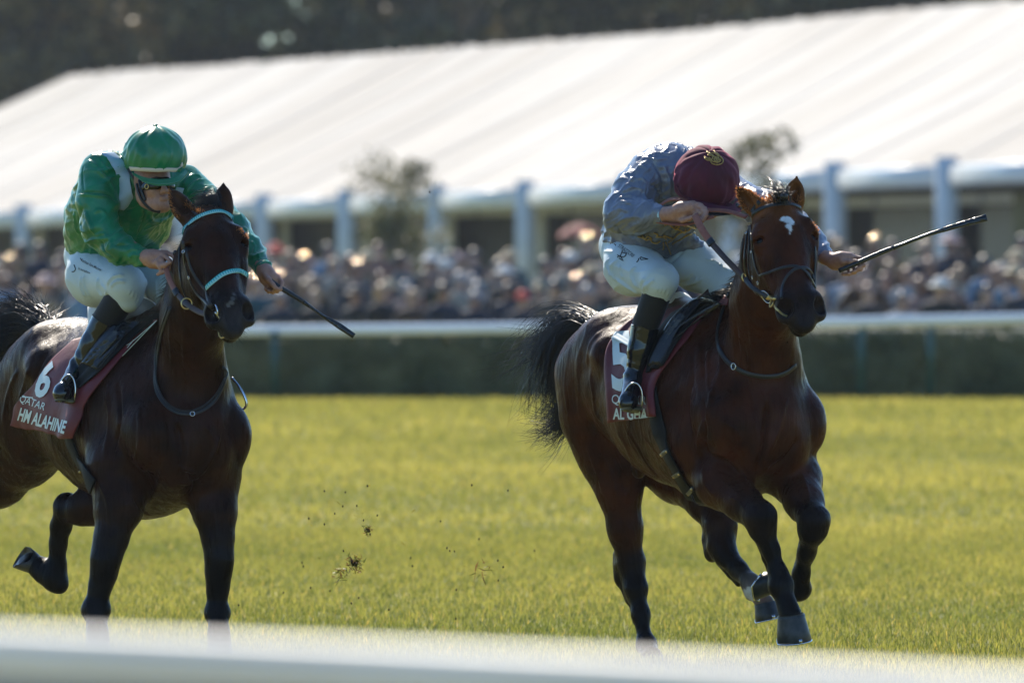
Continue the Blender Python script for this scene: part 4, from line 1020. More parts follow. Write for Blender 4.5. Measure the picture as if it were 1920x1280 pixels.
# head, face turned down towards the horse's ears
_o = nrm((.36, -.86, .32)); _r = nrm(np.array((.90, .42, 0)) - _o * np.dot((.90, .42, 0), _o)); HF = Frame(W(289, 341, -.22), _r, np.cross(_r, _o), _o)   # right, chin-wards, out of the face
A3 = HF.e; h = lambda a, b_, c: HF(a, b_ * .93, c)
B.ell(h(0, -.02, -.02), (.078, .10, .095), A3, .03); B.ell(h(0, .075, .015), (.060, .075, .070), A3, .04)
B.ell(h(0, .132, .050), (.030, .026, .028), A3, .03)                          # chin
B.cap(h(0, .045, .088), h(0, .086, .112), .011, .014, .014); B.ell(h(-.012, .090, .100), (.010, .008, .010), A3, .008); B.ell(h(.012, .090, .100), (.010, .008, .010), A3, .008)
for s_ in (-1, 1):
    B.ell(h(s_ * .040, .062, .060), (.022, .026, .022), A3, .02); B.ell(h(s_ * .080, .055, -.010), (.009, .030, .018), A3, .006)
    B.cap(h(s_ * .058, .10, -.005), h(s_ * .022, .135, .040), .020, .018, .03)
    B.ell(h(s_ * .030, .038, .080), (.014, .007, .008), A3, .006)
B.ell(h(0, .110, .088), (.022, .0055, .010), A3, .006); B.ell(h(0, .120, .084), (.019, .006, .010), A3, .006)
B.cap(h(-.02, .1148, .096), h(.02, .1148, .096), .0016, .0016, .002, op='s')
# right arm and hand
B.chain(P3([(190, 332, -.08), (188, 428, -.18), (272, 483, -.34)]), [.055, .045, .030], .02)
B.chain(P3([(268, 482, -.335), (284, 484, -.37), (304, 480, -.40)]), [.030, .036, .028], .02); B.cap(W(286, 494, -.385), W(300, 498, -.40), .022, .018, .015)
for i, (a, b_, c_, d_) in enumerate([((312, 474, -.41), (326, 480, -.43), (330, 492, -.45), (322, 500, -.46)), ((308, 479, -.425), (318, 488, -.45), (324, 499, -.465), (316, 506, -.46)),
                                     ((302, 485, -.43), (309, 495, -.455), (312, 507, -.465), (304, 511, -.455)), ((295, 490, -.43), (300, 501, -.45), (303, 511, -.455), (296, 514, -.445))]):
    finger(B, [W(288, 482 + 3 * i, -.385), W(*a), W(*b_), W(*c_), W(*d_)], .0112 - .0008 * i, .0086); B.ell(W(*a), (.012, .012, .011), None, .006)
finger(B, [W(286, 492, -.40), W(300, 497, -.44), W(311, 497, -.475), W(320, 492, -.485)], .0135, .0095, .008)
# left arm and hand
B.chain(P3([(350, 348, .10), (438, 425, -.18), (494, 504, -.44)]), [.052, .042, .029], .02)
B.chain(P3([(492, 502, -.44), (500, 514, -.46), (510, 522, -.48)]), [.029, .034, .029], .02); B.cap(W(497, 524, -.47), W(504, 535, -.485), .022, .018, .015)
for i, (a, b_, c_, d_) in enumerate([((521, 518, -.48), (529, 530, -.505), (526, 542, -.53), (516, 543, -.535)), ((516, 522, -.475), (523, 535, -.50), (520, 546, -.52), (511, 546, -.525)),
                                     ((510, 526, -.47), (515, 539, -.49), (512, 548, -.505), (504, 545, -.51)), ((504, 529, -.465), (507, 541, -.48), (504, 547, -.495), (498, 541, -.50))]):
    finger(B, [W(502, 515 + 3 * i, -.465), W(*a), W(*b_), W(*c_), W(*d_)], .0108 - .0008 * i, .0084); B.ell(W(*a), (.0115, .0115, .011), None, .006)
finger(B, [W(496, 514, -.49), W(504, 525, -.52), (W(511, 533, -.535)), W(517, 540, -.54)], .0135, .0095, .008)
for ch in ([(158, 488, .42), (240, 535, -.01), (199, 602, .06), (152, 686, .10)], [(255, 480, .45), (340, 540, .12), (330, 640, .34), (318, 720, .36)]):
    B.chain(P3(ch), [.078, .044, .026, .016], .03); a = W(*ch[-1]); B.cap(a, a + np.array([0, -.01, -.03]), .012, .010, .01)
_, SK_LB = build_body(B, 'body', M['skin'], RL)
# jacket
J = Body(.0055)
J.chain(P3([(178, 452, .42), (200, 428, .30), (232, 385, .12), (256, 348, .0)]), [.130, .165, .178, .145], .08)
J.cap(W(168, 395, .22), W(200, 330, .04), .095, .10, .07); J.cap(W(280, 420, .25), W(285, 360, .12), .10, .11, .06)
J.cap(W(196, 322, -.05), W(344, 348, .10), .080, .082, .06); J.cap(W(262, 330, -.02), W(272, 328, -.10), .075, .068, .03)
J.chain(P3([(186, 328, -.08), (182, 380, -.14), (188, 430, -.18)]), [.090, .086, .076], .035)
J.chain(P3([(188, 430, -.18), (225, 465, -.26), (268, 484, -.33)]), [.078, .060, .042], .03)
J.chain(P3([(348, 345, .10), (396, 388, -.04), (440, 428, -.18)]), [.082, .074, .064], .03)
J.chain(P3([(440, 428, -.18), (470, 470, -.32), (494, 503, -.43)]), [.064, .052, .038], .03)
J.cap(W(170, 455, .42), W(270, 466, .26), .06, .05, .06)
def Zg(x, y): return (100 + x * .1875, 220 + y * .1875)
def Zh(x, y): return (100 + x * .15625, 420 + y * .15625)
def pj2(sk): fold_field(sk, .012, 10, (.5, .1, -.85), 31, .6); fold_field(sk, .008, 18, (.9, .4, -.3), 35, .6); fold_field(sk, .004, 34, (.6, .3, -.7), 38, .6)
_, SKJL = build_body(J, 'jacket', M['green_silk'], RL, [([Zg(*p) for p in pl], a, w) for pl, a, w in (
    ([(300, 480), (290, 620), (310, 740)], -.006, .005), ([(240, 750), (400, 750), (560, 770), (640, 850)], -.010, .006), ([(250, 770), (400, 780), (560, 800)], .009, .006), ([(400, 960), (470, 930), (520, 1000), (460, 1090)], .010, .008), ([(320, 940), (360, 1040), (420, 1200)], .010, .007),
    ([(300, 900), (260, 1000), (290, 1120)], -.010, .010), ([(210, 940), (220, 1060), (260, 1180)], .008, .008), ([(640, 940), (700, 960), (860, 880)], -.008, .008), ([(900, 900), (910, 1000), (860, 1130), (830, 1230)], -.008, .005), ([(960, 960), (1000, 1040), (1120, 1020), (1190, 940)], .010, .010), ([(900, 1120), (1000, 1080), (1140, 1040)], .008, .007),
    ([(340, 420), (420, 480), (520, 620)], .007, .007), ([(420, 380), (500, 470), (560, 560)], .006, .006), ([(460, 560), (560, 640), (620, 760)], .008, .008), ([(1320, 760), (1400, 660), (1500, 620)], .008, .006), ([(1340, 820), (1440, 740), (1560, 700)], .008, .006), ([(1360, 620), (1420, 580), (1480, 600)], .008, .006), ([(1300, 700), (1340, 620), (1400, 560)], .007, .006))] +
    [([Zh(*p) for p in pl], a, w) for pl, a, w in (([(600, 100), (680, 200), (640, 290)], .008, .008), ([(700, 240), (800, 260), (960, 230)], -.007, .007), ([(880, 330), (940, 300), (1040, 320)], .008, .006), ([(900, 420), (960, 370), (1060, 390)], .008, .006), ([(560, 180), (620, 320), (760, 420)], -.009, .007), ([(500, 140), (560, 120), (620, 110)], .008, .006))] +
    [([(470, 450), (478, 462), (474, 478)], .006, .005), ([(478, 470), (486, 482), (484, 494)], .006, .004), ([(455, 425), (466, 436), (462, 452)], .006, .006)], None, pj2)
mb = MB(); mb.tube([W(265, 481, -.325), W(271, 484, -.34)], [.0425, .0410], 20); mb.build('cuff', M['green_silk'], RL)
mb = MB(); mb.tube([W(490, 499, -.425), W(495, 506, -.438)], [.0400, .0385], 20); mb.build('cuff', M['green_silk'], RL)
P, N = on(SKJL, [(200, 288), (216, 302), (229, 325), (236, 350), (236, 372), (228, 392)], .006, 6)
mb = MB(); mb.ribbon(P, list(np.interp(np.linspace(0, 1, len(P)), [0, .2, .6, .85, 1], [.075, .062, .056, .066, .020])), .004, N); mb.build('scarf', M['scarf'], RL)
P, N = on(SKJL, [(338, 352), (334, 372), (328, 392)], .004, 6); mb = MB(); mb.ribbon(P, .04, .004, N); mb.build('scarf_end', M['scarf'], RL)
# breeches
T = Body(.0055)
T.chain(P3([(170, 480, .45), (182, 518, .26), (234, 531, -.01)]), [.110, .124, .082], .06); T.chain(P3([(238, 534, -.02), (240, 558, .0)]), [.076, .064], .03)
T.chain(P3([(245, 485, .42), (285, 515, .26), (322, 545, .12)]), [.105, .098, .080], .06); T.chain(P3([(322, 547, .12), (325, 575, .18)]), [.078, .06], .03)
T.ell(W(195, 480, .48), (.16, .15, .11), None, .06)
def pb2(sk): fold_field(sk, .005, 9, (.9, .2, .3), 41, .5)
_, SKTL = build_body(T, 'breeches', M['breech'], RL, [([Zh(*p) for p in pl], a, w) for pl, a, w in (
    ([(330, 620), (330, 760), (400, 880)], 0.0081, .006), ([(370, 600), (370, 740), (460, 900)], 0.0081, .005), ([(540, 640), (540, 780), (620, 880)], 0.0121, .009), ([(640, 740), (720, 640), (860, 610)], 0.0121, .007), ([(680, 760), (760, 690), (880, 690)], 0.0095, .006), ([(560, 700), (640, 800), (620, 860)], 0.0081, .006),
    ([(900, 850), (930, 780)], 0.0041, .003), ([(940, 880), (970, 800)], 0.0041, .003), ([(980, 910), (1010, 830)], 0.0041, .003), ([(1000, 950), (1040, 880)], 0.0041, .003), ([(240, 300), (280, 310), (320, 330)], 0.0068, .004), ([(220, 330), (270, 335), (310, 350)], 0.0054, .004), ([(1230, 640), (1240, 800), (1260, 900)], 0.0068, .006), ([(1100, 640), (1110, 780), (1140, 900)], 0.0068, .006), ([(1220, 920), (1300, 980), (1370, 1030)], 0.0081, .005))], None, pb2)
lettering('leg_lettering', 'Techstar Saint-Maximin', SKTL, 152, 490, 5.0, 27, M['black_print'], RL, .003, 0, .62, .008)
lettering('leg_lettering', 'by autosphere', SKTL, 147, 505, 4.6, 22, M['black_print'], RL, .003, 0, .62, .004)
mb = MB()
for pl in ([(250, 490), (262, 520), (268, 545), (250, 570), (225, 572)], [(325, 412), (335, 425), (340, 440)]):
    P, N = on(SKTL, [Zh(*p) for p in pl], .0015, 4); mb.tube(P, .0020, 5)
mb.build('leg_emblem', M['black_print'], RL)
boot(RL, W(244, 528, -.01), W(199, 602, .06), W(146, 698, .10), W(118, 735, -.02), np.array([.2, -.3, 0]), .068, .065, .047, .040)
boot(RL, W(322, 570, .16), W(328, 640, .34), W(318, 720, .36), W(312, 752, .25), np.array([.2, -.3, 0]), .058, .052, .040, .036)
cap_l, SKCL = helmet(RL, W(291, 293, -.22), .138, .132, (.02, -.10, 1.0), M['green_cap'], 6, sag=.003)
peak('peak', P3([(247, 322, -.28), (270, 332, -.35), (300, 336, -.39), (330, 331, -.37), (350, 316, -.29)]), P3([(251, 327, -.30), (274, 341, -.39), (305, 346, -.44), (336, 340, -.41), (355, 322, -.31)]), M['green_cap'], cap_l)
P, N = on(SKCL, [Zg(*p) for p in [(752, 530), (820, 565), (950, 592), (1080, 592), (1220, 560), (1335, 490)]], .003, 6); mb = MB(); mb.ribbon(P, .018, .004, N); mb.build('band', M['pale_band'], cap_l)
p, n = SKCL.hitn(335, 326, .008); mb = MB(); mb.ellipsoid(p, (.010, .005, .008), None, 8, 6); mb.tube([p, p + np.array([.016, -.002, .012])], .0045, 6); mb.tube([p, p + np.array([-.014, -.003, -.004])], .004, 6); mb.build('bow', M['green_cap'], cap_l)
mb = MB(); mb.tube(spline([W(237, 268, -.12), W(234, 290, -.10), W(240, 315, -.12), W(252, 335, -.20)], 6), .010, 10, flat=.5); mb.build('harness', M['leather'], cap_l)
mb = MB()
Pc = [h(-.082, .01, .0), h(-.084, .06, .012), h(-.070, .11, .02), h(-.045, .15, .035), h(-.01, .168, .05)]
mb.tube(spline(Pc, 6), .0085, 10, flat=.6); mb.tube(spline([h(-.078, .0, .03), h(-.076, .06, .035), h(-.066, .105, .03)], 6), .008, 8, flat=.6); mb.build('chin_strap', M['leather'], RL)
# goggles
mb = MB(); gl = [h(-.074, .036, .030), h(-.055, .040, .070), h(-.025, .042, .094), h(0, .040, .100), h(.025, .042, .094), h(.055, .040, .070), h(.074, .036, .030)]
mb.tube(spline(gl, 5), list(np.interp(np.linspace(0, 6, 31), range(7), [.016, .026, .029, .023, .029, .026, .016])), 14, flat=.42, up=[HF.e[2]] * 31); go = mb.build('goggles', M['lens'], RL)
mb = MB(); p, n = Skin(np.array([v.co for v in go.data.vertices]) + np.array(parent_world(RL)), np.array([list(f.vertices) for f in go.data.polygons if len(f.vertices) == 4])).hitn(276, 350, .003); mb.torus(p, .010, .0022, n, 20, 6); mb.build('vent_ring', M['brass'], go)
whip('whip', P3([(500, 520, -.50), (522, 537, -.52), (545, 551, -.52), (566, 564, -.52), (590, 581, -.52), (608, 594, -.52), (636, 611, -.52), (664, 630, -.52)]), [.0105, .0105, .0110, .0100, .0058, .0068, .0125, .0110], 'black whip with ribbed grip pointing down to the right in the green jockey\'s hand', .45)
# ------------------------------------------------------------------ saddle cloths, saddles, bridles
def Z5(x, y): return (1100 + x * .1875, 560 + y * .1875)      # right hand saddle area
def Z5L(x, y): return (0 + x * .1875, 600 + y * .1875)
# right horse: maroon number cloth
sc = empty('saddle_cloth', tuple(W(1230, 680, .0)), 'maroon race cloth with a big white number 5 under the grey blue jockey\'s boot', 'saddle cloth', 'number cloths')
def liftR(u, v): return .012 * np.exp(-((u - .04) / .05) ** 2) * (v > .1) + .010 * np.sin(u * 9 + v * 3) * np.clip(v - .3, 0, 1) + .030 * np.exp(-((u - .93) / .10) ** 2) * np.clip((v - .45) * 2.5, 0, 1)
co, SKCL_R = patch('cloth', SKR, [(1212, 598), (1178, 610), (1144, 648), (1140, 690), (1144, 740), (1147, 791)], [(1368, 548), (1334, 578), (1296, 632), (1262, 676), (1236, 722), (1238, 780)], M['maroon'], sc, .014, 56, 56, .005, 2, .004, liftR)
lettering('number', '5', SKCL_R, 1148, 729, 104, -4, M['lettering'], sc, .005, 0, .62, .03)
lettering('cloth_lettering', 'QATAR', SKCL_R, 1147, 756, 17, 2, M['lettering'], sc, .0035, 0, .8, .0)
lettering('cloth_lettering', 'AL GHA', SKCL_R, 1151, 785, 20, 1, M['lettering'], sc, .0035, 0, .62, .03)
# black pad and glossy saddle
sd_ = empty('saddle', tuple(W(1270, 610, .0)), 'glossy black race saddle with brown seat on the right hand dark bay horse', 'saddle', 'race saddles')
def liftP(u, v): return .010 * np.sin(u * 14 + v * 2) * np.sin(np.pi * u)
patch('pad', SKCL_R, [(1262, 590), (1238, 620), (1222, 660), (1214, 700)], [(1360, 550), (1318, 585), (1280, 632), (1246, 686)], M['pad'], sd_, .012, 36, 36, .004, 5, .006, liftP)[0]
po, SKP_R = patch('flap', SKCL_R, [(1290, 578), (1262, 606), (1242, 640), (1222, 690)], [(1346, 556), (1310, 584), (1282, 618), (1240, 686)], M['saddle'], sd_, .022, 30, 30, .007, 8, .006, lambda u, v: .012 * np.sin(u * 19 + v * 6) * np.sin(np.pi * u))
# seat of the saddle: a low saddle-shaped pad over the back
def seat(H, a0, a1, zt, wd, mat, parent, name, th=.03):
    mb = MB(); n, m = 20, 16; V_ = []; F_ = []
    for i in range(n):
        t = i / (n - 1); a = a0 + (a1 - a0) * t; w = wd * (.55 + .45 * math.sin(math.pi * min(1, t * 1.1))) ; zz = zt + .055 * (2 * t - 1) ** 2 + (.02 if t < .15 else 0)
        for j in range(m):
            q = 2 * math.pi * j / m; V_.append(H(a, w * math.cos(q), zz + th * math.sin(q) - .5 * (w * math.cos(q)) ** 2 / .1))
    for i in range(n - 1):
        for j in range(m): F_.append((i * m + j, i * m + (j + 1) % m, (i + 1) * m + (j + 1) % m, (i + 1) * m + j))
    F_.append(tuple(range(m - 1, -1, -1))); F_.append(tuple((n - 1) * m + j for j in range(m)))
    return mesh_obj(name, np.array(V_), F_, mat, parent)
seat(HR, -.50, -.12, 1.575, .12, M['brownleather'], sd_, 'seat')
seat(HR, -.42, -.10, 1.540, .12, M['white_cloth'], sd_, 'seat_sheet', .02)
for pl in ([(1318, 575), (1290, 605), (1268, 640), (1248, 690)], [(1298, 586), (1270, 618), (1252, 655), (1236, 700)]):
    strap('stirrup_leather', SKP_R, pl, .014, M['saddle'], sd_, .004, .008)
def stirrup(parent, c, toe, h=.12, w=.10, mat=None):
    """arch over the boot and a tread under it"""
    toe = nrm(toe); up = np.array([.15, -.05, .98]); up = nrm(up); s_ = nrm(np.cross(toe, up)); c = np.array(c)
    arc = [c + s_ * (w / 2) * math.cos(a) + up * (h * math.sin(a) ** .8 if math.sin(a) > 0 else 0) for a in np.linspace(0, math.pi, 15)]
    mb = MB(); mb.ribbon(arc, .012, .007, [nrm(p - c - up * h * .3) for p in arc]); o = mb.build('stirrup', M['steel'], parent)
    mb = MB(); mb.box(c - up * .004, (w, .040, .010), np.column_stack([s_, toe, np.cross(s_, toe)])); mb.build('tread', M['sole'], o)
stirrup(sd_, W(1184, 762, -.06), (-.15, -.95, -.25), .105, .090)
strap('girth', SKR, [(1224, 735), (1232, 775), (1243, 820), (1260, 862), (1282, 900), (1306, 935)], .090, M['pad'], sd_, .008, .012, 8)
for (x, y) in ((1252, 847), (1274, 886), (1300, 918)):
    for q in (-5, 5):
        p, n = SKR.hitn(x + q, y - q * .5, .020); mb = MB(); mb.ellipsoid(p, (.006, .006, .006), None, 8, 6); mb.build('stud', M['brass'], sd_)
    P, N = on(SKR, [(x - 7, y + 3), (x + 7, y - 4)], .019, 3); mb = MB(); mb.ribbon(P, .018, .004, N); mb.build('buckle_guard', M['leather'], sd_)
mb = MB(); mb.ribbon(spline(P3([(1297, 928, -.22), (1304, 942, -.24), (1316, 946, -.26), (1330, 944, -.24)]), 6), .014, .004, [(0, -.3, -1)] * 19); mb.build('girth_loop', M['leather'], sd_)
# neck strap
bp = empty('breastplate', tuple(W(1360, 620, -.2)), 'black leather neck strap with small buckle on the right hand horse', 'neck strap', 'neck straps')
strap('neck_strap', SKR, [(1368, 552), (1354, 590), (1346, 630), (1352, 660), (1372, 684), (1402, 700), (1440, 706), (1470, 700), (1491, 684)], .020, M['leather'], bp, .005, .006)
p, n = SKR.hitn(1378, 687, .012); mb = MB(); mb.torus(p, .014, .0028, n, 16, 6, .8); mb.build('buckle', M['steel'], bp)
# bridle
bd = empty('bridle', tuple(W(1462, 380, -.74)), 'plain black bridle with figure of eight noseband on the right hand horse', 'bridle', 'bridles')
S_ = lambda nm, pl, w, mt=None, th=.004, off=.004: strap(nm, SKR, pl, w, mt or M['leather'], bd, th, off)
S_('browband', [(1402, 422), (1408, 407), (1422, 394), (1444, 386), (1466, 383), (1488, 384), (1505, 394), (1516, 410)], .016)
S_('headpiece', [(1402, 422), (1410, 398), (1424, 378)], .018)
S_('cheekpiece', [(1403, 422), (1400, 450), (1397, 480), (1399, 510), (1408, 532), (1424, 548), (1438, 556)], .012)
S_('throat_lash', [(1399, 425), (1394, 455), (1391, 490), (1395, 520)], .009)
S_('noseband_cheek', [(1407, 425), (1411, 455), (1413, 480), (1418, 503), (1425, 518)], .011)
S_('cheekpiece', [(1405, 425), (1406, 460), (1404, 495), (1408, 522)], .009)
S_('noseband', [(1425, 517), (1445, 510), (1465, 503), (1485, 499), (1500, 502), (1512, 512), (1522, 528), (1528, 540)], .0125, None, .006)
S_('noseband', [(1466, 560), (1467, 540), (1474, 522), (1486, 508), (1500, 502), (1512, 503), (1521, 512), (1525, 524)], .0125, None, .006)
S_('cheekpiece', [(1527, 462), (1528, 490), (1527, 515), (1527, 538)], .010)
S_('jaw_strap', [(1408, 532), (1420, 545), (1432, 556), (1444, 566)], .014, M['leather'], .008)
S_('jaw_strap', [(1402, 518), (1412, 536), (1424, 550)], .016, M['brownleather'], .008, .010)
for (x, y) in ((1402, 438), (1412, 473), (1414, 520), (1424, 530)):
    p, n = SKR.hitn(x, y, .009); mb = MB(); mb.torus(p, .0065, .0018, n, 12, 6); mb.build('buckle', M['steel'], bd)
def bit(parent, c, R, ax, mat=None, nm='bit_ring'):
    mb = MB(); mb.torus(c, R, .0034, ax, 26, 8); return mb.build(nm, mat or M['steel'], parent)
p1, n1 = SKR.hitn(1438, 553, .012); bit(bd, p1, .030, nrm(n1 + np.array([-.6, 0, 0])))
p2, n2 = SKR.hitn(1452, 568, .012); bit(bd, p2, .018, nrm(n2 + np.array([-.2, 0, .5])), M['brass'], 'bit_link')
P, N = on(SKR, [(1438, 552), (1447, 557), (1458, 562)], .012, 5); mb = MB(); mb.tube(P, [.008, .010, .011, .011, .011, .010, .010, .009, .008, .007, .006][:len(P)], 10); mb.build('bit_roller', M['brass'], bd)
S_('chin_strap', [(1453, 572), (1458, 582), (1467, 590), (1476, 594)], .010, M['brass'], .004)
# reins
rn = empty('reins', tuple(W(1305, 405, -.46)), 'orange rubber grip reins running from fist to bit of the right hand horse', 'reins', 'reins')
strap3('rubber_grip', P3([(1303, 403, -.50), (1316, 430, -.58), (1332, 453, -.64)]), .032, M['rubber'], rn, (-.4, -1, .2), .006)
strap3('stitched_band', P3([(1329, 449, -.635), (1335, 458, -.655)]), .036, M['leather'], rn, (-.4, -1, .2), .010)
strap3('rein_leather', P3([(1334, 456, -.65), (1365, 490, -.73), (1395, 520, -.79)]), .026, M['brownleather'], rn, (-.4, -1, .2), .006)
mb = MB(); mb.torus(W(1395, 520, -.80), .016, .003, (.6, -1, .2), 20, 8, .6); mb.build('rein_ring', M['brass'], rn)
strap3('rein_end', P3([(1396, 522, -.80), (1412, 540, -.86), (1438, 556, -.90)]), .020, M['leather'], rn, (-.4, -1, .2), .006)
strap3('rubber_loop', P3([(1236, 386, -.32), (1252, 376, -.34), (1270, 373, -.36), (1290, 380, -.38)]), .032, M['rubber'], rn, (0, -.5, .9), .006)
strap3('rubber_loop', P3([(1318, 395, -.45), (1340, 394, -.46), (1368, 397, -.48), (1400, 407, -.52)]), .026, M['rubber'], rn, (0, -.6, .8), .006)
strap3('rubber_loop', P3([(1234, 416, -.34), (1262, 420, -.40), (1292, 420, -.44), (1318, 412, -.48), (1338, 406, -.48)]), .024, M['rubber'], rn, (0, -.5, .9), .006)
strap3('rein_leather', P3([(1318, 400, -.46), (1345, 402, -.45), (1370, 400, -.46)]), .016, M['leather'], rn, (0, -.9, .5), .005)

# left horse
scl = empty('saddle_cloth', tuple(W(150, 720, .1)), 'maroon race cloth with a partly folded white number 6 on the nearly black horse', 'saddle cloth', 'number cloths')
def liftL(u, v): return .007 * np.exp(-((u - .60) / .08) ** 2) * v + .004 * np.sin(u * 8 + 1) * v + .035 * np.exp(-((u - .88) / .12) ** 2) * np.clip((v - .35) * 1.6, 0, 1)
_, SKC_L = patch('cloth', SKL, [(140, 640), (98, 680), (58, 730), (34, 756), (28, 780), (23, 796)], [(300, 598), (258, 638), (204, 704), (170, 750), (158, 790), (148, 820)], M['maroon'], scl, .014, 56, 56, .005, 12, .004, liftL)
lettering('number', '6', SKC_L, 62, 742, 62, 0, M['lettering'], scl, .005, .50, .62, .03)
lettering('cloth_lettering', 'QATAR', SKC_L, 36, 752, 14, 20, M['lettering'], scl, .0035, 0, .75, .0)
lettering('cloth_lettering', 'HM ALAHINE', SKC_L, 33, 786, 23, 16.5, M['lettering'], scl, .0035, 0, .475, .03)
for pl in ([(239, 653), (246, 645), (251, 638)], [(243, 656), (249, 642)], [(238, 648), (246, 650)]):
    P, N = on(SKC_L, pl, .004, 4); mb = MB(); mb.tube(P, .0016, 5); mb.build('edge_stitching', M['lettering'], scl)
sdl = empty('saddle', tuple(W(200, 640, .1)), 'black race saddle on the nearly black horse beneath the green jockey', 'saddle', 'race saddles')
patch('pad', SKC_L, [(190, 622), (165, 655), (138, 692), (118, 720)], [(286, 603), (240, 645), (186, 700), (150, 728)], M['pad'], sdl, .012, 30, 30, .004, 15, .006, lambda u, v: .008 * np.sin(u * 12) * np.sin(np.pi * u))
_, SKP_L = patch('flap', SKC_L, [(210, 618), (184, 650), (160, 684)], [(268, 606), (228, 645), (184, 695)], M['saddle'], sdl, .022, 26, 26, .007, 18, .006, lambda u, v: .012 * np.sin(u * 17 + v * 6) * np.sin(np.pi * u))
seat(HL, -.52, -.12, 1.515, .13, M['white_cloth'], sdl, 'seat', .035)
for pl in ([(240, 622), (205, 662), (172, 700), (146, 716)], [(222, 628), (190, 665), (160, 702)]): strap('stirrup_leather', SKP_L, pl, .013, M['steel'] if 0 else M['saddle'], sdl, .004, .008)
stirrup(sdl, W(124, 747, -.02), (-.5, -.8, -.3), .105, .090)
strap('girth', SKL, [(122, 785), (132, 820), (148, 858), (166, 892), (178, 912)], .085, M['pad'], sdl, .008, .012, 8)
p, n = SKL.hitn(158, 880, .022); mb = MB(); mb.ellipsoid(p, (.006, .006, .006), None, 8, 6); mb.build('stud', M['brass'], sdl)
mb = MB(); mb.ribbon(spline(P3([(434, 708, .02), (446, 722, .0), (458, 742, -.01), (462, 760, -.01), (452, 768, .0), (444, 762, .01)]), 6), .012, .006, [(0, -1, .2)] * 31); mb.build('stirrup', M['steel'], sdl)
bpl = empty('breastplate', tuple(W(310, 650, -.2)), 'thin double neck strap on the nearly black horse', 'neck strap', 'neck straps')
strap('neck_strap', SKL, [(322, 575), (306, 620), (296, 670), (292, 710), (298, 742), (318, 766), (345, 776), (378, 770), (404, 748), (420, 715), (428, 690)], .016, M['leather'], bpl, .005, .006)
strap('neck_strap', SKL, [(318, 575), (302, 625), (294, 672), (296, 720), (312, 756), (345, 772), (376, 764), (400, 742), (418, 708)], .008, M['leather'], bpl, .005, .010)
p, n = SKL.hitn(360, 777, .012); mb = MB(); mb.torus(p, .010, .0024, n, 14, 6); mb.build('buckle', M['steel'], bpl)
bl = empty('bridle', tuple(W(393, 395, -.68)), 'black bridle with turquoise browband and noseband on the nearly black horse', 'bridle', 'bridles')
T_ = lambda nm, pl, w, mt=None, th=.004, off=.004: strap(nm, SKL, pl, w, mt or M['leather'], bl, th, off)
def patterned(nm, pl, w):
    o = T_(nm, pl, w, M['pale_turquoise'], .005, .005)
    P, N = on(SKL, pl, .0092, 12); L = np.r_[0, np.cumsum(np.linalg.norm(np.diff(P, axis=0), axis=1))]; st = w * .62; mb = MB(); k = 0
    for s0 in np.arange(st * .3, L[-1] - st, st):
        a = np.array([np.interp(s0, L, P[:, q]) for q in range(3)]); b_ = np.array([np.interp(s0 + st * .8, L, P[:, q]) for q in range(3)]); nn = np.array([np.interp(s0, L, N[:, q]) for q in range(3)])
        t = nrm(b_ - a); wv = nrm(np.cross(t, nn)) * w * .44
        mb.add([a - wv, b_ - wv, (a + b_) / 2 + wv, a - wv - nn * .003, b_ - wv - nn * .003, (a + b_) / 2 + wv - nn * .003], [(0, 1, 2), (5, 4, 3), (0, 3, 4, 1), (1, 4, 5, 2), (2, 5, 3, 0)])
    mb.build('stitched_triangles', M['turquoise'], o, False)
patterned('browband', [(337, 450), (341, 438), (350, 426), (362, 415), (376, 406), (392, 400), (408, 397), (420, 399), (431, 405), (440, 417)], .0165)
patterned('noseband', [(388, 540), (394, 534), (402, 527), (416, 516), (430, 510), (444, 508), (456, 511), (465, 520), (471, 533)], .020)
T_('headpiece', [(338, 450), (350, 428), (362, 408)], .016)
T_('cheekpiece', [(338, 452), (337, 480), (338, 510), (343, 540), (352, 562), (358, 574)], .013)
T_('cheekpiece', [(344, 452), (346, 485), (353, 515), (366, 545), (384, 565), (400, 580)], .011)
T_('noseband_cheek', [(348, 462), (354, 490), (364, 515), (376, 532), (386, 543)], .012)
T_('forelock_strap', [(361, 397), (372, 404), (383, 410)], .008)
T_('cheekpiece', [(467, 470), (471, 500), (473, 525)], .009)
T_('noseband_drop', [(387, 542), (390, 560), (398, 575)], .012)
for (x, y) in ((346, 473), (357, 520)):
    p, n = SKL.hitn(x, y, .009); mb = MB(); mb.torus(p, .0065, .0018, n, 12, 6); mb.build('buckle', M['steel'], bl)
p1, n1 = SKL.hitn(407, 582, .012); bit(bl, p1, .030, nrm(n1 + np.array([-1.2, 0, .2])))
bit(bl, W(418, 622, -.92), .026, (-.8, -.7, .2), M['brass'], 'bit_link'); mb = MB(); mb.tube(spline([p1, W(413, 600, -.93), W(417, 612, -.93)], 5), .006, 8); mb.build('bit_hook', M['steel'], bl)
rl = empty('reins', tuple(W(312, 500, -.46)), 'leather reins with orange grip and brass ring on the nearly black horse', 'reins', 'reins')
strap3('rubber_grip', P3([(311, 502, -.47), (317, 522, -.55), (329, 546, -.66)]), .026, M['rubber'], rl, (-.4, -1, .2), .006)
strap3('stitched_band', P3([(327, 542, -.65), (333, 553, -.675)]), .030, M['leather'], rl, (-.4, -1, .2), .010)
strap3('rein_leather', P3([(332, 551, -.67), (350, 570, -.74), (372, 584, -.81), (388, 589, -.86), (402, 588, -.90)]), .024, M['brownleather'], rl, (-.4, -1, .2), .005)
mb = MB(); mb.torus(W(350, 569, -.76), .023, .0030, (.2, -1, .1), 26, 8); mb.build('rein_ring', M['brass'], rl)
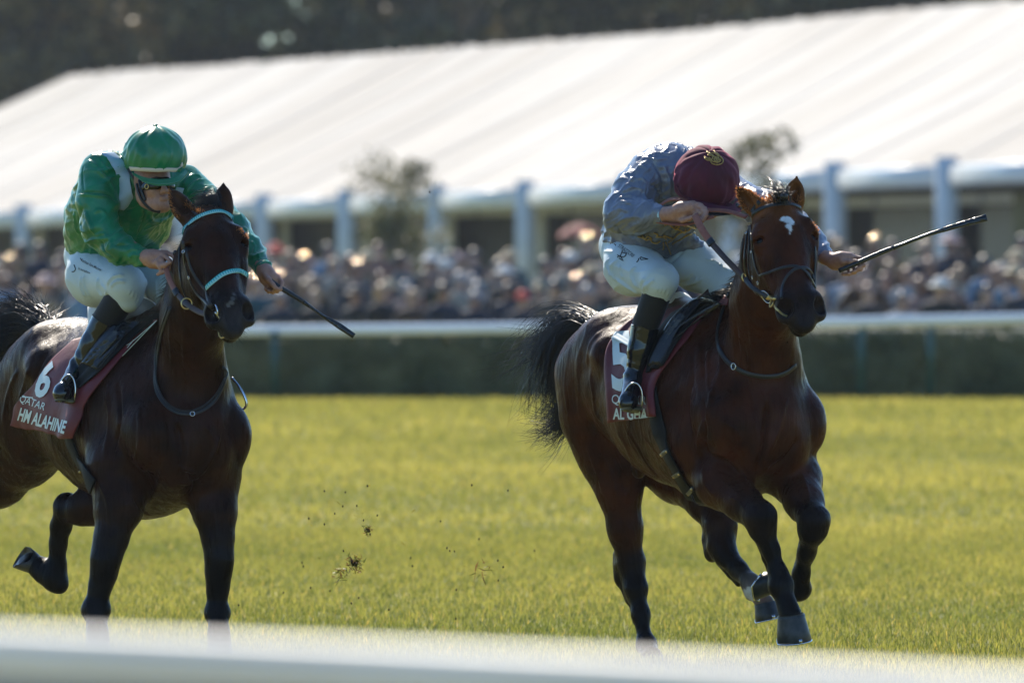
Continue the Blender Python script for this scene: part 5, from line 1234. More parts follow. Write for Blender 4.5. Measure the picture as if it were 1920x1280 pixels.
mb = MB(); mb.tube(spline([W(327, 474, -.44), W(334, 476, -.45), (W(339, 484, -.46))], 5), .012, 10); mb.build('rein_knot', M['leather'], rl)

# ------------------------------------------------------------------ manes, forelocks, tails
def tail(name, parent, guides, n, seed, **k):
    return strands(name, M['hair'], parent, k.pop('roots', .02), [P3(g) for g in guides], n, seed=seed, **k)
tail('tail', root_R, [[(1118, 612, 1.0), (1088, 598, 1.12), (1052, 615, 1.2), (1024, 660, 1.25), (1018, 700, 1.25)], [(1118, 612, 1.0), (1085, 600, 1.1), (1050, 630, 1.18), (1035, 700, 1.2), (1050, 760, 1.2)],
    [(1116, 618, 1.0), (1090, 610, 1.1), (1060, 650, 1.15), (1060, 740, 1.2), (1072, 790, 1.2)], [(1118, 612, 1.0), (1080, 592, 1.12), (1035, 605, 1.2), (1008, 640, 1.25), (992, 690, 1.3)],
    [(1116, 618, 1.0), (1088, 615, 1.1), (1065, 680, 1.15), (1062, 760, 1.2), (1030, 800, 1.25)]], 1350, 3, jitter=.065, roots=.020, r0=.0012)
tail('tail_wisp', root_R, [[(1075, 640, 1.15), (1030, 650, 1.2), (985, 672, 1.25), (940, 690, 1.25)], [(1070, 620, 1.15), (1030, 625, 1.2), (1000, 640, 1.25), (975, 655, 1.25)]], 90, 13, jitter=.05, roots=.02, r0=.0012)
tail('tail_wisp', root_R, [[(1066, 740, 1.18), (1052, 785, 1.2), (1034, 800, 1.22), (1008, 800, 1.25)], [(1066, 740, 1.18), (1060, 790, 1.2), (1048, 812, 1.22), (1024, 822, 1.25)]], 320, 14, jitter=.04, roots=.02, r0=.0012)
tail('tail', root_L, [[(80, 618, 1.05), (50, 600, 1.15), (20, 605, 1.25), (-30, 640, 1.3), (-60, 700, 1.3)], [(80, 618, 1.05), (60, 596, 1.15), (30, 590, 1.25), (-10, 610, 1.3), (-50, 650, 1.3)],
    [(84, 618, 1.05), (66, 608, 1.12), (50, 600, 1.2), (20, 596, 1.25), (-20, 600, 1.3)], [(84, 618, 1.05), (78, 606, 1.1), (66, 598, 1.15), (45, 586, 1.2), (15, 575, 1.2)], [(80, 618, 1.05), (50, 610, 1.15), (15, 640, 1.25), (-20, 660, 1.3), (-60, 660, 1.3)],
    [(84, 618, 1.05), (70, 606, 1.12), (50, 600, 1.2), (18, 612, 1.25), (-20, 640, 1.3)]], 3000, 4, jitter=.045, roots=.022, r0=.0016)
strands('forelock', M['hair'], root_R, .016, [P3(g) for g in ([(1466, 374, -.76), (1460, 362, -.76), (1450, 355, -.72), (1438, 356, -.70)], [(1468, 374, -.76), (1464, 358, -.76), (1456, 350, -.72), (1447, 349, -.70)], [(1468, 374, -.78), (1468, 364, -.80), (1468, 360, -.79), (1464, 357, -.76)])], 300, .0009, 6, 7, .014)
mb = MB(); mb.ellipsoid(W(1470, 368, -.80), (.018, .02, .016), None, 14, 10); mb.build('forelock_band', M['leather'], root_R)
strands('forelock', M['hair'], root_L, .020, [P3(g) for g in ([(398, 392, -.62), (390, 378, -.62), (378, 380, -.62), (364, 388, -.66)], [(400, 392, -.62), (398, 376, -.60), (386, 378, -.58), (372, 384, -.6)], [(402, 394, -.62), (404, 382, -.6), (396, 380, -.58), (388, 386, -.6)])], 520, .0010, 7, 7, .014)
def mane(root, H, ctrl, n, seed, lean, nm='mane', L=.11):
    rng = np.random.RandomState(seed); C = spline(ctrl, 10); gs = []
    V_ = []; F_ = []; base = 0; seg = 6
    for i in range(n):
        t = rng.uniform(0, len(C) - 1.01); k = int(t); p = C[k] * (1 - t + k) + C[k + 1] * (t - k) + rng.normal(size=3) * .008
        d = np.array(lean) + rng.normal(size=3) * .28; q = [p]; v = nrm(d) * L / seg * rng.uniform(.6, 1.3)
        for s in range(seg): q.append(q[-1] + v); v = v + np.array([-.002, .003, -.0035])
        q = np.array(q); tt = np.linspace(0, 1, seg + 1); rr = .0012 * (1 - tt ** 2) + .0003
        dd = np.gradient(q, axis=0); dd /= np.linalg.norm(dd, axis=1)[:, None]; a = np.cross(dd, np.array([.3, .2, 1.])); a /= np.linalg.norm(a, axis=1)[:, None] + 1e-9; b_ = np.cross(dd, a)
        for j in range(3): V_.append(q + rr[:, None] * (math.cos(j * 2.0944) * a + math.sin(j * 2.0944) * b_))
        for j in range(3):
            for s in range(seg): A = base + j * (seg + 1) + s; Bq = base + ((j + 1) % 3) * (seg + 1) + s; F_.append((A, Bq, Bq + 1, A + 1))
        base += 3 * (seg + 1)
    return mesh_obj(nm, np.concatenate(V_), np.array(F_), M['hair'], root)
mane(root_R, HR, [W(1452, 396, -.58), W(1428, 450, -.46), W(1405, 500, -.30), W(1378, 545, -.12)], 1500, 8, (.1, .8, .5), L=.08)
mane(root_R, HR, [W(1382, 548, -.20), W(1368, 552, -.14), W(1352, 556, -.08)], 280, 9, (-.8, .3, .22), 'mane_end', .06)
mane(root_L, HL, [W(378, 412, -.50), W(352, 470, -.40), (W(330, 530, -.25)), W(306, 590, -.05)], 1500, 10, (.1, .8, .4), L=.08)
mane(root_L, HL, [W(316, 590, -.18), W(300, 600, -.10), W(280, 608, -.02)], 420, 12, (-.9, .3, .12), 'mane_end', .08)
def fuzz(root, sk, pts, n, L, up, mat, seed, nm='fur_fringe', spread=5):
    rng = np.random.RandomState(seed); S = spline([np.array(p, float) for p in pts], 12); mb = MB()
    for i in range(n):
        q = S[rng.randint(len(S))] + rng.normal(size=2) * spread * .4; p, nn = sk.hit(q[0], q[1])
        if p is None or p[1] > 40.1: continue
        d = nrm(nn * .6 + np.array(up) + rng.normal(size=3) * .35); l = L * rng.uniform(.5, 1.3); w = nrm(np.cross(d, (0, 1, 0))) * .0011
        mb.add([p - w, p + w, p + d * l], [(0, 1, 2)])
    return mb.build(nm, mat, root, False)
fuzz(root_R, SKR, [(1379, 350), (1383, 366), (1392, 382), (1402, 392)], 150, .012, (-.8, 0, .1), M['rusthair'], 1)
fuzz(root_R, SKR, [(1384, 347), (1398, 354), (1412, 361), (1426, 366), (1440, 366)], 240, .014, (-.2, .2, .8), M['rusthair'], 2, 'fur_fringe', 9)
fuzz(root_R, SKR, [(1430, 372), (1445, 368), (1458, 372)], 260, .016, (-.4, .1, .7), M['rusthair'], 3, 'fur_fringe', 14)
fuzz(root_R, SKR, [(1478, 372), (1488, 366), (1496, 372)], 160, .015, (.2, .1, .7), M['rusthair'], 4, 'fur_fringe', 11)
fuzz(root_R, SKR, [(1521, 418), (1530, 427), (1535, 440)], 50, .011, (.7, .1, .7), M['rusthair'], 5)
fuzz(root_L, SKL, [(318, 356), (319, 372), (326, 392), (336, 408)], 130, .011, (-.9, 0, .1), M['rusthair'], 6)
fuzz(root_L, SKL, [(352, 384), (366, 394), (378, 400)], 120, .012, (-.2, 0, .9), M['rusthair'], 7, 'fur_fringe', 8)
fuzz(root_L, SKL, [(446, 430), (456, 438), (465, 448)], 60, .011, (.6, .1, .8), M['rusthair'], 8)
tail('tail_wisp', root_L, [[(86, 616, 1.05), (84, 604, 1.1), (92, 592, 1.15), (104, 580, 1.2)], [(82, 614, 1.05), (72, 596, 1.1), (60, 580, 1.15), (44, 560, 1.2)], [(82, 614, 1.05), (66, 598, 1.1), (45, 575, 1.15), (12, 555, 1.2)]], 260, 15, jitter=.03, roots=.02, r0=.0012)
# whiskers and the long lashes over the far eye
for rt, HD, sk in ((root_R, HD_R, SKR), (root_L, HD_L, SKL)):
    rng = np.random.RandomState(5); V_ = []; mb = MB()
    for i in range(60):
        p = HD(rng.normal() * .035, .57 + rng.uniform(-.05, .04), -.10 + rng.uniform(-.06, .05)); q, n = sk.near(p)
        d = nrm(n + rng.normal(size=3) * .3 + np.array([0, 0, -.4])); L = rng.uniform(.02, .05)
        mb.tube([q, q + d * L * .5, q + d * L + np.array([0, 0, -.004])], [.00055, .0004, .0002], 3, cap=False)
    mb.build('whiskers', M['hair'], rt)
# ------------------------------------------------------------------ ground, grass
def ground_mat():
    m, nt, b = new_mat('turf'); setp(b, rough=.9, spec=.1)
    tc = nt.nodes.new('ShaderNodeTexCoord')
    mp = nt.nodes.new('ShaderNodeMapping'); mp.inputs['Scale'].default_value = (.25, .9, 1); nt.links.new(tc.outputs['Object'], mp.inputs[0])
    n1 = nt.nodes.new('ShaderNodeTexNoise'); n1.inputs['Scale'].default_value = .35; n1.inputs['Detail'].default_value = 5; nt.links.new(mp.outputs[0], n1.inputs['Vector'])
    r = nt.nodes.new('ShaderNodeValToRGB'); r.color_ramp.elements[0].position = .3; r.color_ramp.elements[1].position = .7
    r.color_ramp.elements[0].color = (.17, .18, .05, 1); r.color_ramp.elements[1].color = (.36, .31, .08, 1)
    nt.links.new(n1.outputs['Fac'], r.inputs[0]); nt.links.new(r.outputs[0], b.inputs['Base Color'])
    return m
M['turf'] = ground_mat()
def gz_(y):      # the course rises gently towards the outer rail
    t = np.clip((np.asarray(y, float) - 48) / 64.0, 0, 1); return .36 * t * t * (3 - 2 * t)
mb = MB(); gx = [-900, -60, -20, 20, 60, 900]; gy = [-300, 4] + list(np.arange(44, 114, 2.0)) + [113.6, 113.9, 300, 1500]
mb.v = [(x, y, float(gz_(y)) if y < 113.7 else -.35) for y in gy for x in gx]; mb.f = [(j * 6 + i, j * 6 + i + 1, j * 6 + i + 7, j * 6 + i + 6) for j in range(len(gy) - 1) for i in range(5)]
tag(mb.build('ground', M['turf'], None, False), kind='structure')
def blade_mat():
    m, nt, b = new_mat('grass_blade'); out = nt.nodes['Material Output']
    at = nt.nodes.new('ShaderNodeVertexColor'); at.layer_name = 'tone'
    nt.links.new(at.outputs[0], b.inputs['Base Color']); setp(b, rough=.42, spec=.4)
    tr = nt.nodes.new('ShaderNodeBsdfTranslucent'); hs = nt.nodes.new('ShaderNodeMix'); hs.data_type = 'RGBA'; hs.blend_type = 'MULTIPLY'; hs.inputs[0].default_value = 1
    nt.links.new(at.outputs[0], hs.inputs[6]); hs.inputs[7].default_value = (1.7, 1.5, .85, 1); nt.links.new(hs.outputs[2], tr.inputs[0])
    mx = nt.nodes.new('ShaderNodeMixShader'); mx.inputs[0].default_value = .5
    nt.links.new(b.outputs[0], mx.inputs[1]); nt.links.new(tr.outputs[0], mx.inputs[2]); nt.links.new(mx.outputs[0], out.inputs[0])
    return m
M['blade'] = blade_mat()
rng = np.random.RandomState(11); GV = []; GF = []; GC = []; gb = 0
def g_zone(y0, y1, dens, wd, ht, marg):
    global gb
    hw = lambda y: 960 / FPX * y + marg
    area = (hw(y0) + hw(y1)) * (y1 - y0); n = int(area * dens)
    Y = rng.uniform(y0, y1, n); X = rng.uniform(-1, 1, n) * hw(y1); k = np.abs(X) < hw(Y); X = X[k]; Y = Y[k]; n = len(X)
    P = np.column_stack([X, Y, gz_(Y) - .002])
    patch_ = noise3(np.column_stack([X * .35, Y * .10, X * 0]), 21, 3); fine = noise3(np.column_stack([X * 2.2, Y * .8, X * 0]), 22, 2)
    band = np.sin(Y * .42 + X * .05 + .8 * np.sin(Y * .11)) * .2
    h = ht * (1 + .22 * patch_ + .25 * fine) * rng.uniform(.55, 1.25, n); a = rng.uniform(0, 6.28, n); w = wd * rng.uniform(.6, 1.3, n)
    sx = np.cos(a) * w / 2; sy = np.sin(a) * w / 2; la = rng.uniform(0, 6.28, n); ln = h * rng.uniform(.1, .65, n)
    lx = np.cos(la) * ln; ly = np.sin(la) * ln
    S = np.column_stack([sx, sy, 0 * sx]); mid = P + np.column_stack([lx * .35, ly * .35, h * .6]); tip = P + np.column_stack([lx, ly, h])
    v = np.stack([P - S, P + S, mid + S * .8, mid - S * .8, tip], 1).reshape(-1, 3)
    i = np.arange(n) * 5 + gb
    GF.append(np.stack([i, i + 1, i + 2, i + 3], 1)); GF.append(np.stack([i + 3, i + 2, i + 4, i + 4], 1)); gb += 5 * n
    t = rng.uniform(0, 1, n)[:, None]; c1 = np.array([.165, .190, .055]); c2 = np.array([.365, .345, .11]); c3 = np.array([.085, .115, .030])
    q = np.clip(.5 + .35 * patch_ + band, 0, 1)[:, None]
    c = (c1 * (1 - q) + c2 * q) * (.75 + .5 * t); dk = rng.uniform(size=n) < np.where(Y < 52, .34, .2); c[dk] = c3; st = rng.uniform(size=n) < .03; c[st] = (.42, .34, .12)  # extra dark blades close by stand in for shaded blade sides
    GC.append(np.repeat(c, 5, 0)); GV.append(v)
g_zone(36.5, 62, 1500, .0055, .045, 2.2); g_zone(62, 88, 420, .010, .050, 2.6); g_zone(88, 112.2, 200, .017, .055, 3.0)
GV = np.concatenate(GV); GF = np.concatenate(GF); GC = np.concatenate(GC)
def tri_quads(name, V_, F_, C_, mat):
    me = bpy.data.meshes.new(name); me.vertices.add(len(V_)); me.vertices.foreach_set('co', V_.astype(np.float32).ravel())
    tr = F_[:, 2] != F_[:, 3]; isq = F_[:, 3] != F_[:, 2]; Qd = F_[isq]; T3 = F_[~isq][:, :3]
    loops = np.concatenate([Qd.ravel(), T3.ravel()]); tot = np.concatenate([np.full(len(Qd), 4), np.full(len(T3), 3)]); st = np.r_[0, np.cumsum(tot)[:-1]]
    me.loops.add(len(loops)); me.loops.foreach_set('vertex_index', loops.astype(np.int32)); me.polygons.add(len(tot))
    me.polygons.foreach_set('loop_start', st.astype(np.int32)); me.polygons.foreach_set('loop_total', tot.astype(np.int32)); me.update(calc_edges=True)
    ca = me.color_attributes.new('tone', 'FLOAT_COLOR', 'POINT'); c = np.ones((len(V_), 4), np.float32); c[:, :3] = C_; ca.data.foreach_set('color', c.ravel())
    me.materials.append(mat); o = bpy.data.objects.new(name, me); COL.objects.link(o); return o
gF = GF.copy()
tag(tri_quads('grass', GV, gF, GC, M['blade']), 'short sunlit racecourse turf of the track', 'grass', kind='stuff')
del GV, GF, GC, gF

# ------------------------------------------------------------------ rails and hedge
m, nt, b = new_mat('white_plastic'); setp(b, rough=.4, spec=.4); mix_noise(nt, b, (.70, .71, .71), (.60, .61, .61), 1.2); bump(nt, b, 6, .1, .004); 
tr = nt.nodes.new('ShaderNodeBsdfTranslucent'); tr.inputs[0].default_value = (.85, .85, .82, 1); mx = nt.nodes.new('ShaderNodeMixShader'); mx.inputs[0].default_value = .42
nt.links.new(b.outputs[0], mx.inputs[1]); nt.links.new(tr.outputs[0], mx.inputs[2]); nt.links.new(mx.outputs[0], nt.nodes['Material Output'].inputs[0]); M['plastic'] = m
m, nt, b = new_mat('rail_metal'); setp(b, rough=.45); mix_noise(nt, b, (.16, .20, .24), (.12, .15, .18), 4); M['railmetal'] = m
m, nt, b = new_mat('green_paint'); setp(b, rough=.4); mix_noise(nt, b, (.004, .07, .065), (.003, .05, .045), 8); M['greenpaint'] = m
def WY(px, py, Y): return W(px, py, Y - 40)
nr = empty('running_rail', (0, 15.6, 0), 'white running rail in the near foreground, thrown far out of focus', 'rail')
A = WY(-700, 1148, 13.2); Bq = WY(960, 1218, 11.9); Cq = WY(2700, 1306, 10.7)
mb = MB()
L = spline([A, Bq, Cq], 10); mb.tube([p - np.array([0, 0, .036]) for p in L], .036, 20); mb.build('top_rail', M['plastic'], nr)
mb = MB(); mb.tube([p - np.array([0, -.01, .098]) for p in L], .028, 16); mb.build('lower_rail', M['railmetal'], nr)
for t in (0, 20):
    mb = MB(); p = L[t]; mb.tube([p - np.array([0, -.01, .08]), np.array([p[0], p[1] + .35, .0])], .025, 12); mb.build('post', M['plastic'], nr)
fr = empty('running_rail', (0, 111, .4), 'white outer rail on green posts in front of the clipped hedge and crowd', 'rail')
mb = MB(); L = [WY(-500, 626, 111.6), WY(0, 623, 111.4), WY(960, 615, 111.2), WY(1920, 597, 110.9), WY(2400, 588, 110.7)]; L = spline(L, 8)
m, nt, b = new_mat('white_rail_paint'); setp(b, rough=.3, spec=.5); mix_noise(nt, b, (.84, .86, .87), (.76, .78, .80), 1.0); M['railpaint'] = m
mb.tube(L, .066, 16); mb.build('top_rail', M['railpaint'], fr)
for x in (60, 515, 1065, 1230, 1485, 1615, 1745, 1990):
    y = np.interp(x, [0, 960, 1920], [626, 618, 600]); p = WY(x, y, 111.2); mb = MB(); mb.tube([p, (p[0], 111.35, .32)], .040, 10); mb.build('post', M['greenpaint'], fr)
def foliage(mb, pts, size, rng, flat=.5):
    """little leaf faces round given points"""
    n = len(pts); a = rng.normal(size=(n, 3)); a /= np.linalg.norm(a, axis=1)[:, None]; b_ = rng.normal(size=(n, 3)); b_ -= a * (a * b_).sum(1)[:, None]; b_ /= np.linalg.norm(b_, axis=1)[:, None]
    s = size * rng.uniform(.6, 1.3, n)[:, None]; base = len(mb.v)
    V_ = np.stack([pts - a * s, pts + b_ * s * flat, pts + a * s, pts - b_ * s * flat], 1).reshape(-1, 3)
    mb.v.extend(map(tuple, V_)); mb.f.extend([(base + 4 * i, base + 4 * i + 1, base + 4 * i + 2, base + 4 * i + 3) for i in range(n)])
def leaf_mat(name, c1, c2, tl=.4):
    m, nt, b = new_mat(name); setp(b, rough=.5, spec=.4); r = mix_noise(nt, b, c1, c2, 1.3, 4, .4, .6)
    tr = nt.nodes.new('ShaderNodeBsdfTranslucent'); mx = nt.nodes.new('ShaderNodeMixShader'); mx.inputs[0].default_value = tl
    nt.links.new(r.outputs[0], tr.inputs[0]); nt.links.new(b.outputs[0], mx.inputs[1]); nt.links.new(tr.outputs[0], mx.inputs[2]); nt.links.new(mx.outputs[0], nt.nodes['Material Output'].inputs[0]); return m
M['hedge'] = leaf_mat('hedge_leaf', (.070, .092, .040), (.15, .155, .07), .2)
M['wood1'] = leaf_mat('wood_leaf', (.020, .034, .018), (.15, .15, .065), .3)
M['wood2'] = leaf_mat('wood_leaf_brown', (.035, .040, .020), (.28, .20, .075), .3)
M['sapling'] = leaf_mat('sapling_leaf', (.075, .085, .038), (.24, .22, .11), .45)
m, nt, b = new_mat('bark'); setp(b, rough=.9); mix_noise(nt, b, (.05, .04, .03), (.10, .085, .065), 3); bump(nt, b, 6, .8, .05, 4, (1, 1, .2)); M['bark'] = m
hd = empty('hedge', (0, 112.8, .42), 'long clipped dark green hedge behind the outer white rail', 'hedge')
mb = MB(); nx, nz = 240, 16; V_ = []; x0, x1 = -13, 13
prof = [(112.25, .30), (112.2, .6), (112.2, .85), (112.22, 1.08), (112.3, 1.20), (112.5, 1.23), (113.0, 1.23), (113.3, 1.18), (113.35, .8), (113.35, .30)]
for i in range(nx):
    for (y, z) in prof: V_.append((x0 + (x1 - x0) * i / (nx - 1), y, z))
V_ = np.array(V_); nn = noise3(V_ * 1.6, 3, 3); V_[:, 1] += nn * .07; V_[:, 2] += nn * .03 * (V_[:, 2] > .9)
k = len(prof); mb.add(V_, [(i * k + j, (i + 1) * k + j, (i + 1) * k + j + 1, i * k + j + 1) for i in range(nx - 1) for j in range(k - 1)]); mb.build('hedge_body', M['hedge'], hd)
rng = np.random.RandomState(2); mb = MB(); n = 26000
t = rng.uniform(size=n); X = rng.uniform(-12.5, 12.5, n); zz = np.where(t < .75, rng.uniform(.36, 1.18, n), rng.uniform(1.18, 1.28, n)); yy = np.where(t < .75, 112.17 + rng.normal(size=n) * .05, rng.uniform(112.2, 113.3, n))
foliage(mb, np.column_stack([X, yy, zz]), .04, rng); mb.build('leaves', M['hedge'], hd, False)

# ------------------------------------------------------------------ stepped bank for the crowd
m, nt, b = new_mat('terrace'); setp(b, rough=.9); mix_noise(nt, b, (.16, .15, .13), (.24, .23, .2), 1.5); M['terrace'] = m
m, nt, b = new_mat('pale_paving'); setp(b, rough=.85); mix_noise(nt, b, (.30, .29, .27), (.38, .37, .34), .8); M['paving'] = m
ROWS = 8
def row_line(r):            # two ends of a row: near on the right, far on the left
    return (np.array([9.5, 114.8 + r * 2.0, 0]), np.array([-13.5, 143.0 + r * 4.0, 0]), -.04 + .118 * r)
mb = MB()
for r in range(ROWS):
    a, b_, z = row_line(r); d = nrm(a - b_); a = a + d * 12; b_ = b_ - d * 14; n = np.array([-d[1], d[0], 0]); n = n if n[1] > 0 else -n
    if r == ROWS - 1: depth = 75
    else: depth = 2.6
    z0 = z; c = [a - n * .7, b_ - n * .7, b_ + n * depth, a + n * depth]
    zb = -.5
    mb.add([(*p[:2], z0 + .004 * r) for p in c] + [(*p[:2], zb) for p in c], [(0, 1, 2, 3), (0, 4, 5, 1), (1, 5, 6, 2), (2, 6, 7, 3), (3, 7, 4, 0), (7, 6, 5, 4)])
tag(mb.build('terrace', M['terrace'], None, False), kind='structure')

# ------------------------------------------------------------------ marquee
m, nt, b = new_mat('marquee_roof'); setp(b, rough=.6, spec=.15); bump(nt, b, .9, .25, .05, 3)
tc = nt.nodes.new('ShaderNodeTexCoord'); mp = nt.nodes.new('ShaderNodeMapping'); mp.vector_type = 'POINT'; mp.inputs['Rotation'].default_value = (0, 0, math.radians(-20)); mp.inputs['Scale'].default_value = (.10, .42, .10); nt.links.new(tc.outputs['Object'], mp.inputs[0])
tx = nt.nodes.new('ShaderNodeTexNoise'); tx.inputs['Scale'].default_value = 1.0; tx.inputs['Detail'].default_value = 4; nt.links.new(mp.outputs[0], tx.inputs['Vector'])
rp = nt.nodes.new('ShaderNodeValToRGB'); rp.color_ramp.elements[0].position = .36; rp.color_ramp.elements[1].position = .62; rp.color_ramp.elements[0].color = (.16, .166, .172, 1); rp.color_ramp.elements[1].color = (.36, .36, .352, 1); nt.links.new(tx.outputs['Fac'], rp.inputs[0]); nt.links.new(rp.outputs[0], b.inputs['Base Color'])  # grey to pale streaks in the colour stand in for the shading of roof folds
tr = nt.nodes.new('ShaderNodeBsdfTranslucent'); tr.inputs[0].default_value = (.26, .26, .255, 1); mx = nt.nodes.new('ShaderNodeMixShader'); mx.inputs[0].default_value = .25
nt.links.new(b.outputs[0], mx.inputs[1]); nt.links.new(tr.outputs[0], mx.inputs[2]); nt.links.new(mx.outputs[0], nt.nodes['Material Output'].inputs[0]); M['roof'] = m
m, nt, b = new_mat('marquee_frame'); setp(b, rough=.4); mix_noise(nt, b, (.66, .69, .69), (.58, .62, .62), 2); M['frame'] = m
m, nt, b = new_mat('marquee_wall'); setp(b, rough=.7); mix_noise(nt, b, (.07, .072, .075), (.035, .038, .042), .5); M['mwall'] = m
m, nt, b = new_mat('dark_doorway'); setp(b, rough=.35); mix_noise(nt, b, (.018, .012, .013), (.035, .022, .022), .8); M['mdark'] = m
m, nt, b = new_mat('olive_panel'); setp(b, rough=.8); mix_noise(nt, b, (.16, .15, .06), (.10, .10, .05), 1.2); M['olive'] = m
mq = empty('marquee', tuple(WY(985, 557, 205) * np.array([1, 1, 0])), 'long white peaked marquee with grey posts running behind the crowd', 'marquee')
ex = [2480, 2225, 1995, 1775, 1565, 1372, 1178, 985, 820, 650, 495, 345, 200, 45, -100, -245, -390, -540]
rx = [3150, 2890, 2640, 2400, 2200, 2005, 1810, 1620, 1440, 1270, 1105, 955, 800, 660, 520, 385, 250, 130]
ey = np.interp(ex, [-540, 45, 495, 985, 1565, 1775, 2480], [428, 402, 384, 360, 327, 318, 288]); ry = np.interp(rx, [130, 250, 385, 660, 955, 1270, 1620, 1920, 3150], [142, 131, 124, 104, 82, 60, 24, 0, -110])
EY = np.interp(ex, [-540, 570, 1670, 2480], [258, 220, 186, 165])
EP = [WY(ex[i], ey[i], EY[i]) for i in range(len(ex))]; RP = [WY(rx[i], ry[i], EY[i] + 2.8) for i in range(len(ex))]
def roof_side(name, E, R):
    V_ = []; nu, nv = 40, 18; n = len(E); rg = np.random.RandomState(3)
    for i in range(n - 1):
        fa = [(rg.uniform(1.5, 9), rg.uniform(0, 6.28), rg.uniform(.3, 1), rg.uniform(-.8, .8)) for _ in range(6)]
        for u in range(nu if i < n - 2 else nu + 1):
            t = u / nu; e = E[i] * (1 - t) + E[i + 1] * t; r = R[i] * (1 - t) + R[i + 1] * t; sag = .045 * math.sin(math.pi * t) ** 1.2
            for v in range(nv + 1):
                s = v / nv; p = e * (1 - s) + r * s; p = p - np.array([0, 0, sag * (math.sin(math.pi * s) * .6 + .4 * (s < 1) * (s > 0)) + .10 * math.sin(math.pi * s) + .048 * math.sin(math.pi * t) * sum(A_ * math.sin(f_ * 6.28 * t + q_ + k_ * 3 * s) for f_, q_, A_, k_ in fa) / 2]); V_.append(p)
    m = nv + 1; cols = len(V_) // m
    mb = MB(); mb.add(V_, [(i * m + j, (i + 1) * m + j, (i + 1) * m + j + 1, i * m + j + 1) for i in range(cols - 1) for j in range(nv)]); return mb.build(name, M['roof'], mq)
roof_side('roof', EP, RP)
OP = [2 * RP[i] - EP[i] for i in range(len(EP))]
for i in range(len(OP)): OP[i][2] = EP[i][2]
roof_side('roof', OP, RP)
for i in range(len(EP)):
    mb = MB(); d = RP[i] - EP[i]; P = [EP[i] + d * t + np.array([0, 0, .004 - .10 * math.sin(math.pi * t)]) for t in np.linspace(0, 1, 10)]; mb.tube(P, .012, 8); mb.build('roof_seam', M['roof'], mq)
gz = .9
for i in range(len(EP)):
    mb = MB(); p = EP[i]; mb.box((p[0], p[1], (p[2] + .26 + gz) / 2), (.44, .44, p[2] + .26 - gz), None); mb.build('post', M['frame'], mq)
    if i < len(EP) - 1:
        q = EP[i + 1]; mb = MB(); mb.ribbon([p - np.array([0, 0, .12]), q - np.array([0, 0, .12])], .42, .16, [(-.94, -.34, 0)] * 2); mb.build('gutter', M['frame'], mq)
DI = nrm((EP[3] - EP[11]) * np.array([1, 1, 0])); PE = np.array([-DI[1], DI[0], 0]); PE = PE if PE[0] > 0 else -PE
def wall_panel(i, t0, t1, z0, z1, off, mat, nm):
    a = EP[i] * (1 - t0) + EP[i + 1] * t0; b_ = EP[i] * (1 - t1) + EP[i + 1] * t1; mb = MB(); c = [(a + PE * off, z0), (b_ + PE * off, z0), (b_ + PE * off, z1), (a + PE * off, z1)]
    v = [(p[0], p[1], z) for p, z in c] + [(p[0] + PE[0] * .12, p[1] + PE[1] * .12, z) for p, z in c]; mb.add(v, [(0, 1, 2, 3), (7, 6, 5, 4), (0, 3, 7, 4), (1, 5, 6, 2), (3, 2, 6, 7), (0, 4, 5, 1)]); mb.build(nm, mat, mq, False)
rng = np.random.RandomState(8)
for i in range(0, len(EP) - 1):
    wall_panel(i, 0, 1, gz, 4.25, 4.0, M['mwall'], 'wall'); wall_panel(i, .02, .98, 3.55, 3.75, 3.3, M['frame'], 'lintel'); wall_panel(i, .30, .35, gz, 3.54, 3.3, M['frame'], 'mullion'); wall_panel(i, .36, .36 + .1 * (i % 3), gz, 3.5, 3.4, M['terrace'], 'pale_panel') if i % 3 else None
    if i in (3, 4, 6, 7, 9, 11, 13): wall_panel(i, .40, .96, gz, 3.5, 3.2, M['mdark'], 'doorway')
    if i in (2, 12): wall_panel(i, .02, .9, 1.6, 3.7, 1.2, M['olive'], 'side_panel')

# ------------------------------------------------------------------ trees
def make_tree(name, base, h, cw, label, group, mat, seed, leaves=5000, leaf=.22, trunk_r=.3, lobes=16, crown0=.25, cat='tree'):
    rng = np.random.RandomState(seed); rt = empty(name, tuple(base), label, cat, group); base = np.array(base, float)
    top = base + np.array([rng.normal() * .03 * h, rng.normal() * .03 * h, h * .8]); mb = MB(); mb.tube(spline([base, (base + top) / 2 + rng.normal(size=3) * h * .02, top], 6), list(np.linspace(trunk_r, trunk_r * .25, 13)), 10)
    cl = []
    for k in range(lobes):
        z = crown0 + (1 - crown0) * rng.uniform() ** .9; rr = cw * (1 - ((z - .55) / .62) ** 2) ** .5 if abs(z - .55) < .6 else cw * .2
        a = rng.uniform(0, 6.28); q = base + np.array([math.cos(a) * rr * rng.uniform(.3, .85), math.sin(a) * rr * rng.uniform(.3, .85), z * h]); cl.append((q, cw * rng.uniform(.22, .42) * (1.25 if h < 6 else 1)))
        s = base + (top - base) * min(.95, z * .8); mb.tube([s, (s + q) / 2 + np.array([0, 0, .03 * h]), q], [trunk_r * .35, trunk_r * .2, trunk_r * .06], 6)
    mb.build('trunk', M['bark'], rt); mb = MB()
    per = leaves // lobes
    for (q, r) in cl:
        d = rng.normal(size=(per, 3)); d /= np.linalg.norm(d, axis=1)[:, None]; rad = r * rng.uniform(.35, 1.1, per) ** .6
        sub = rng.normal(size=(8, 3)) * r * .5; pts = q + d * rad[:, None] * np.array([1, 1, .8]); pts = pts * .7 + .3 * (q + sub[rng.randint(8, size=per)] + d * r * .4); foliage(mb, pts, leaf, rng)
    mb.build('crown', mat, rt, False); return rt
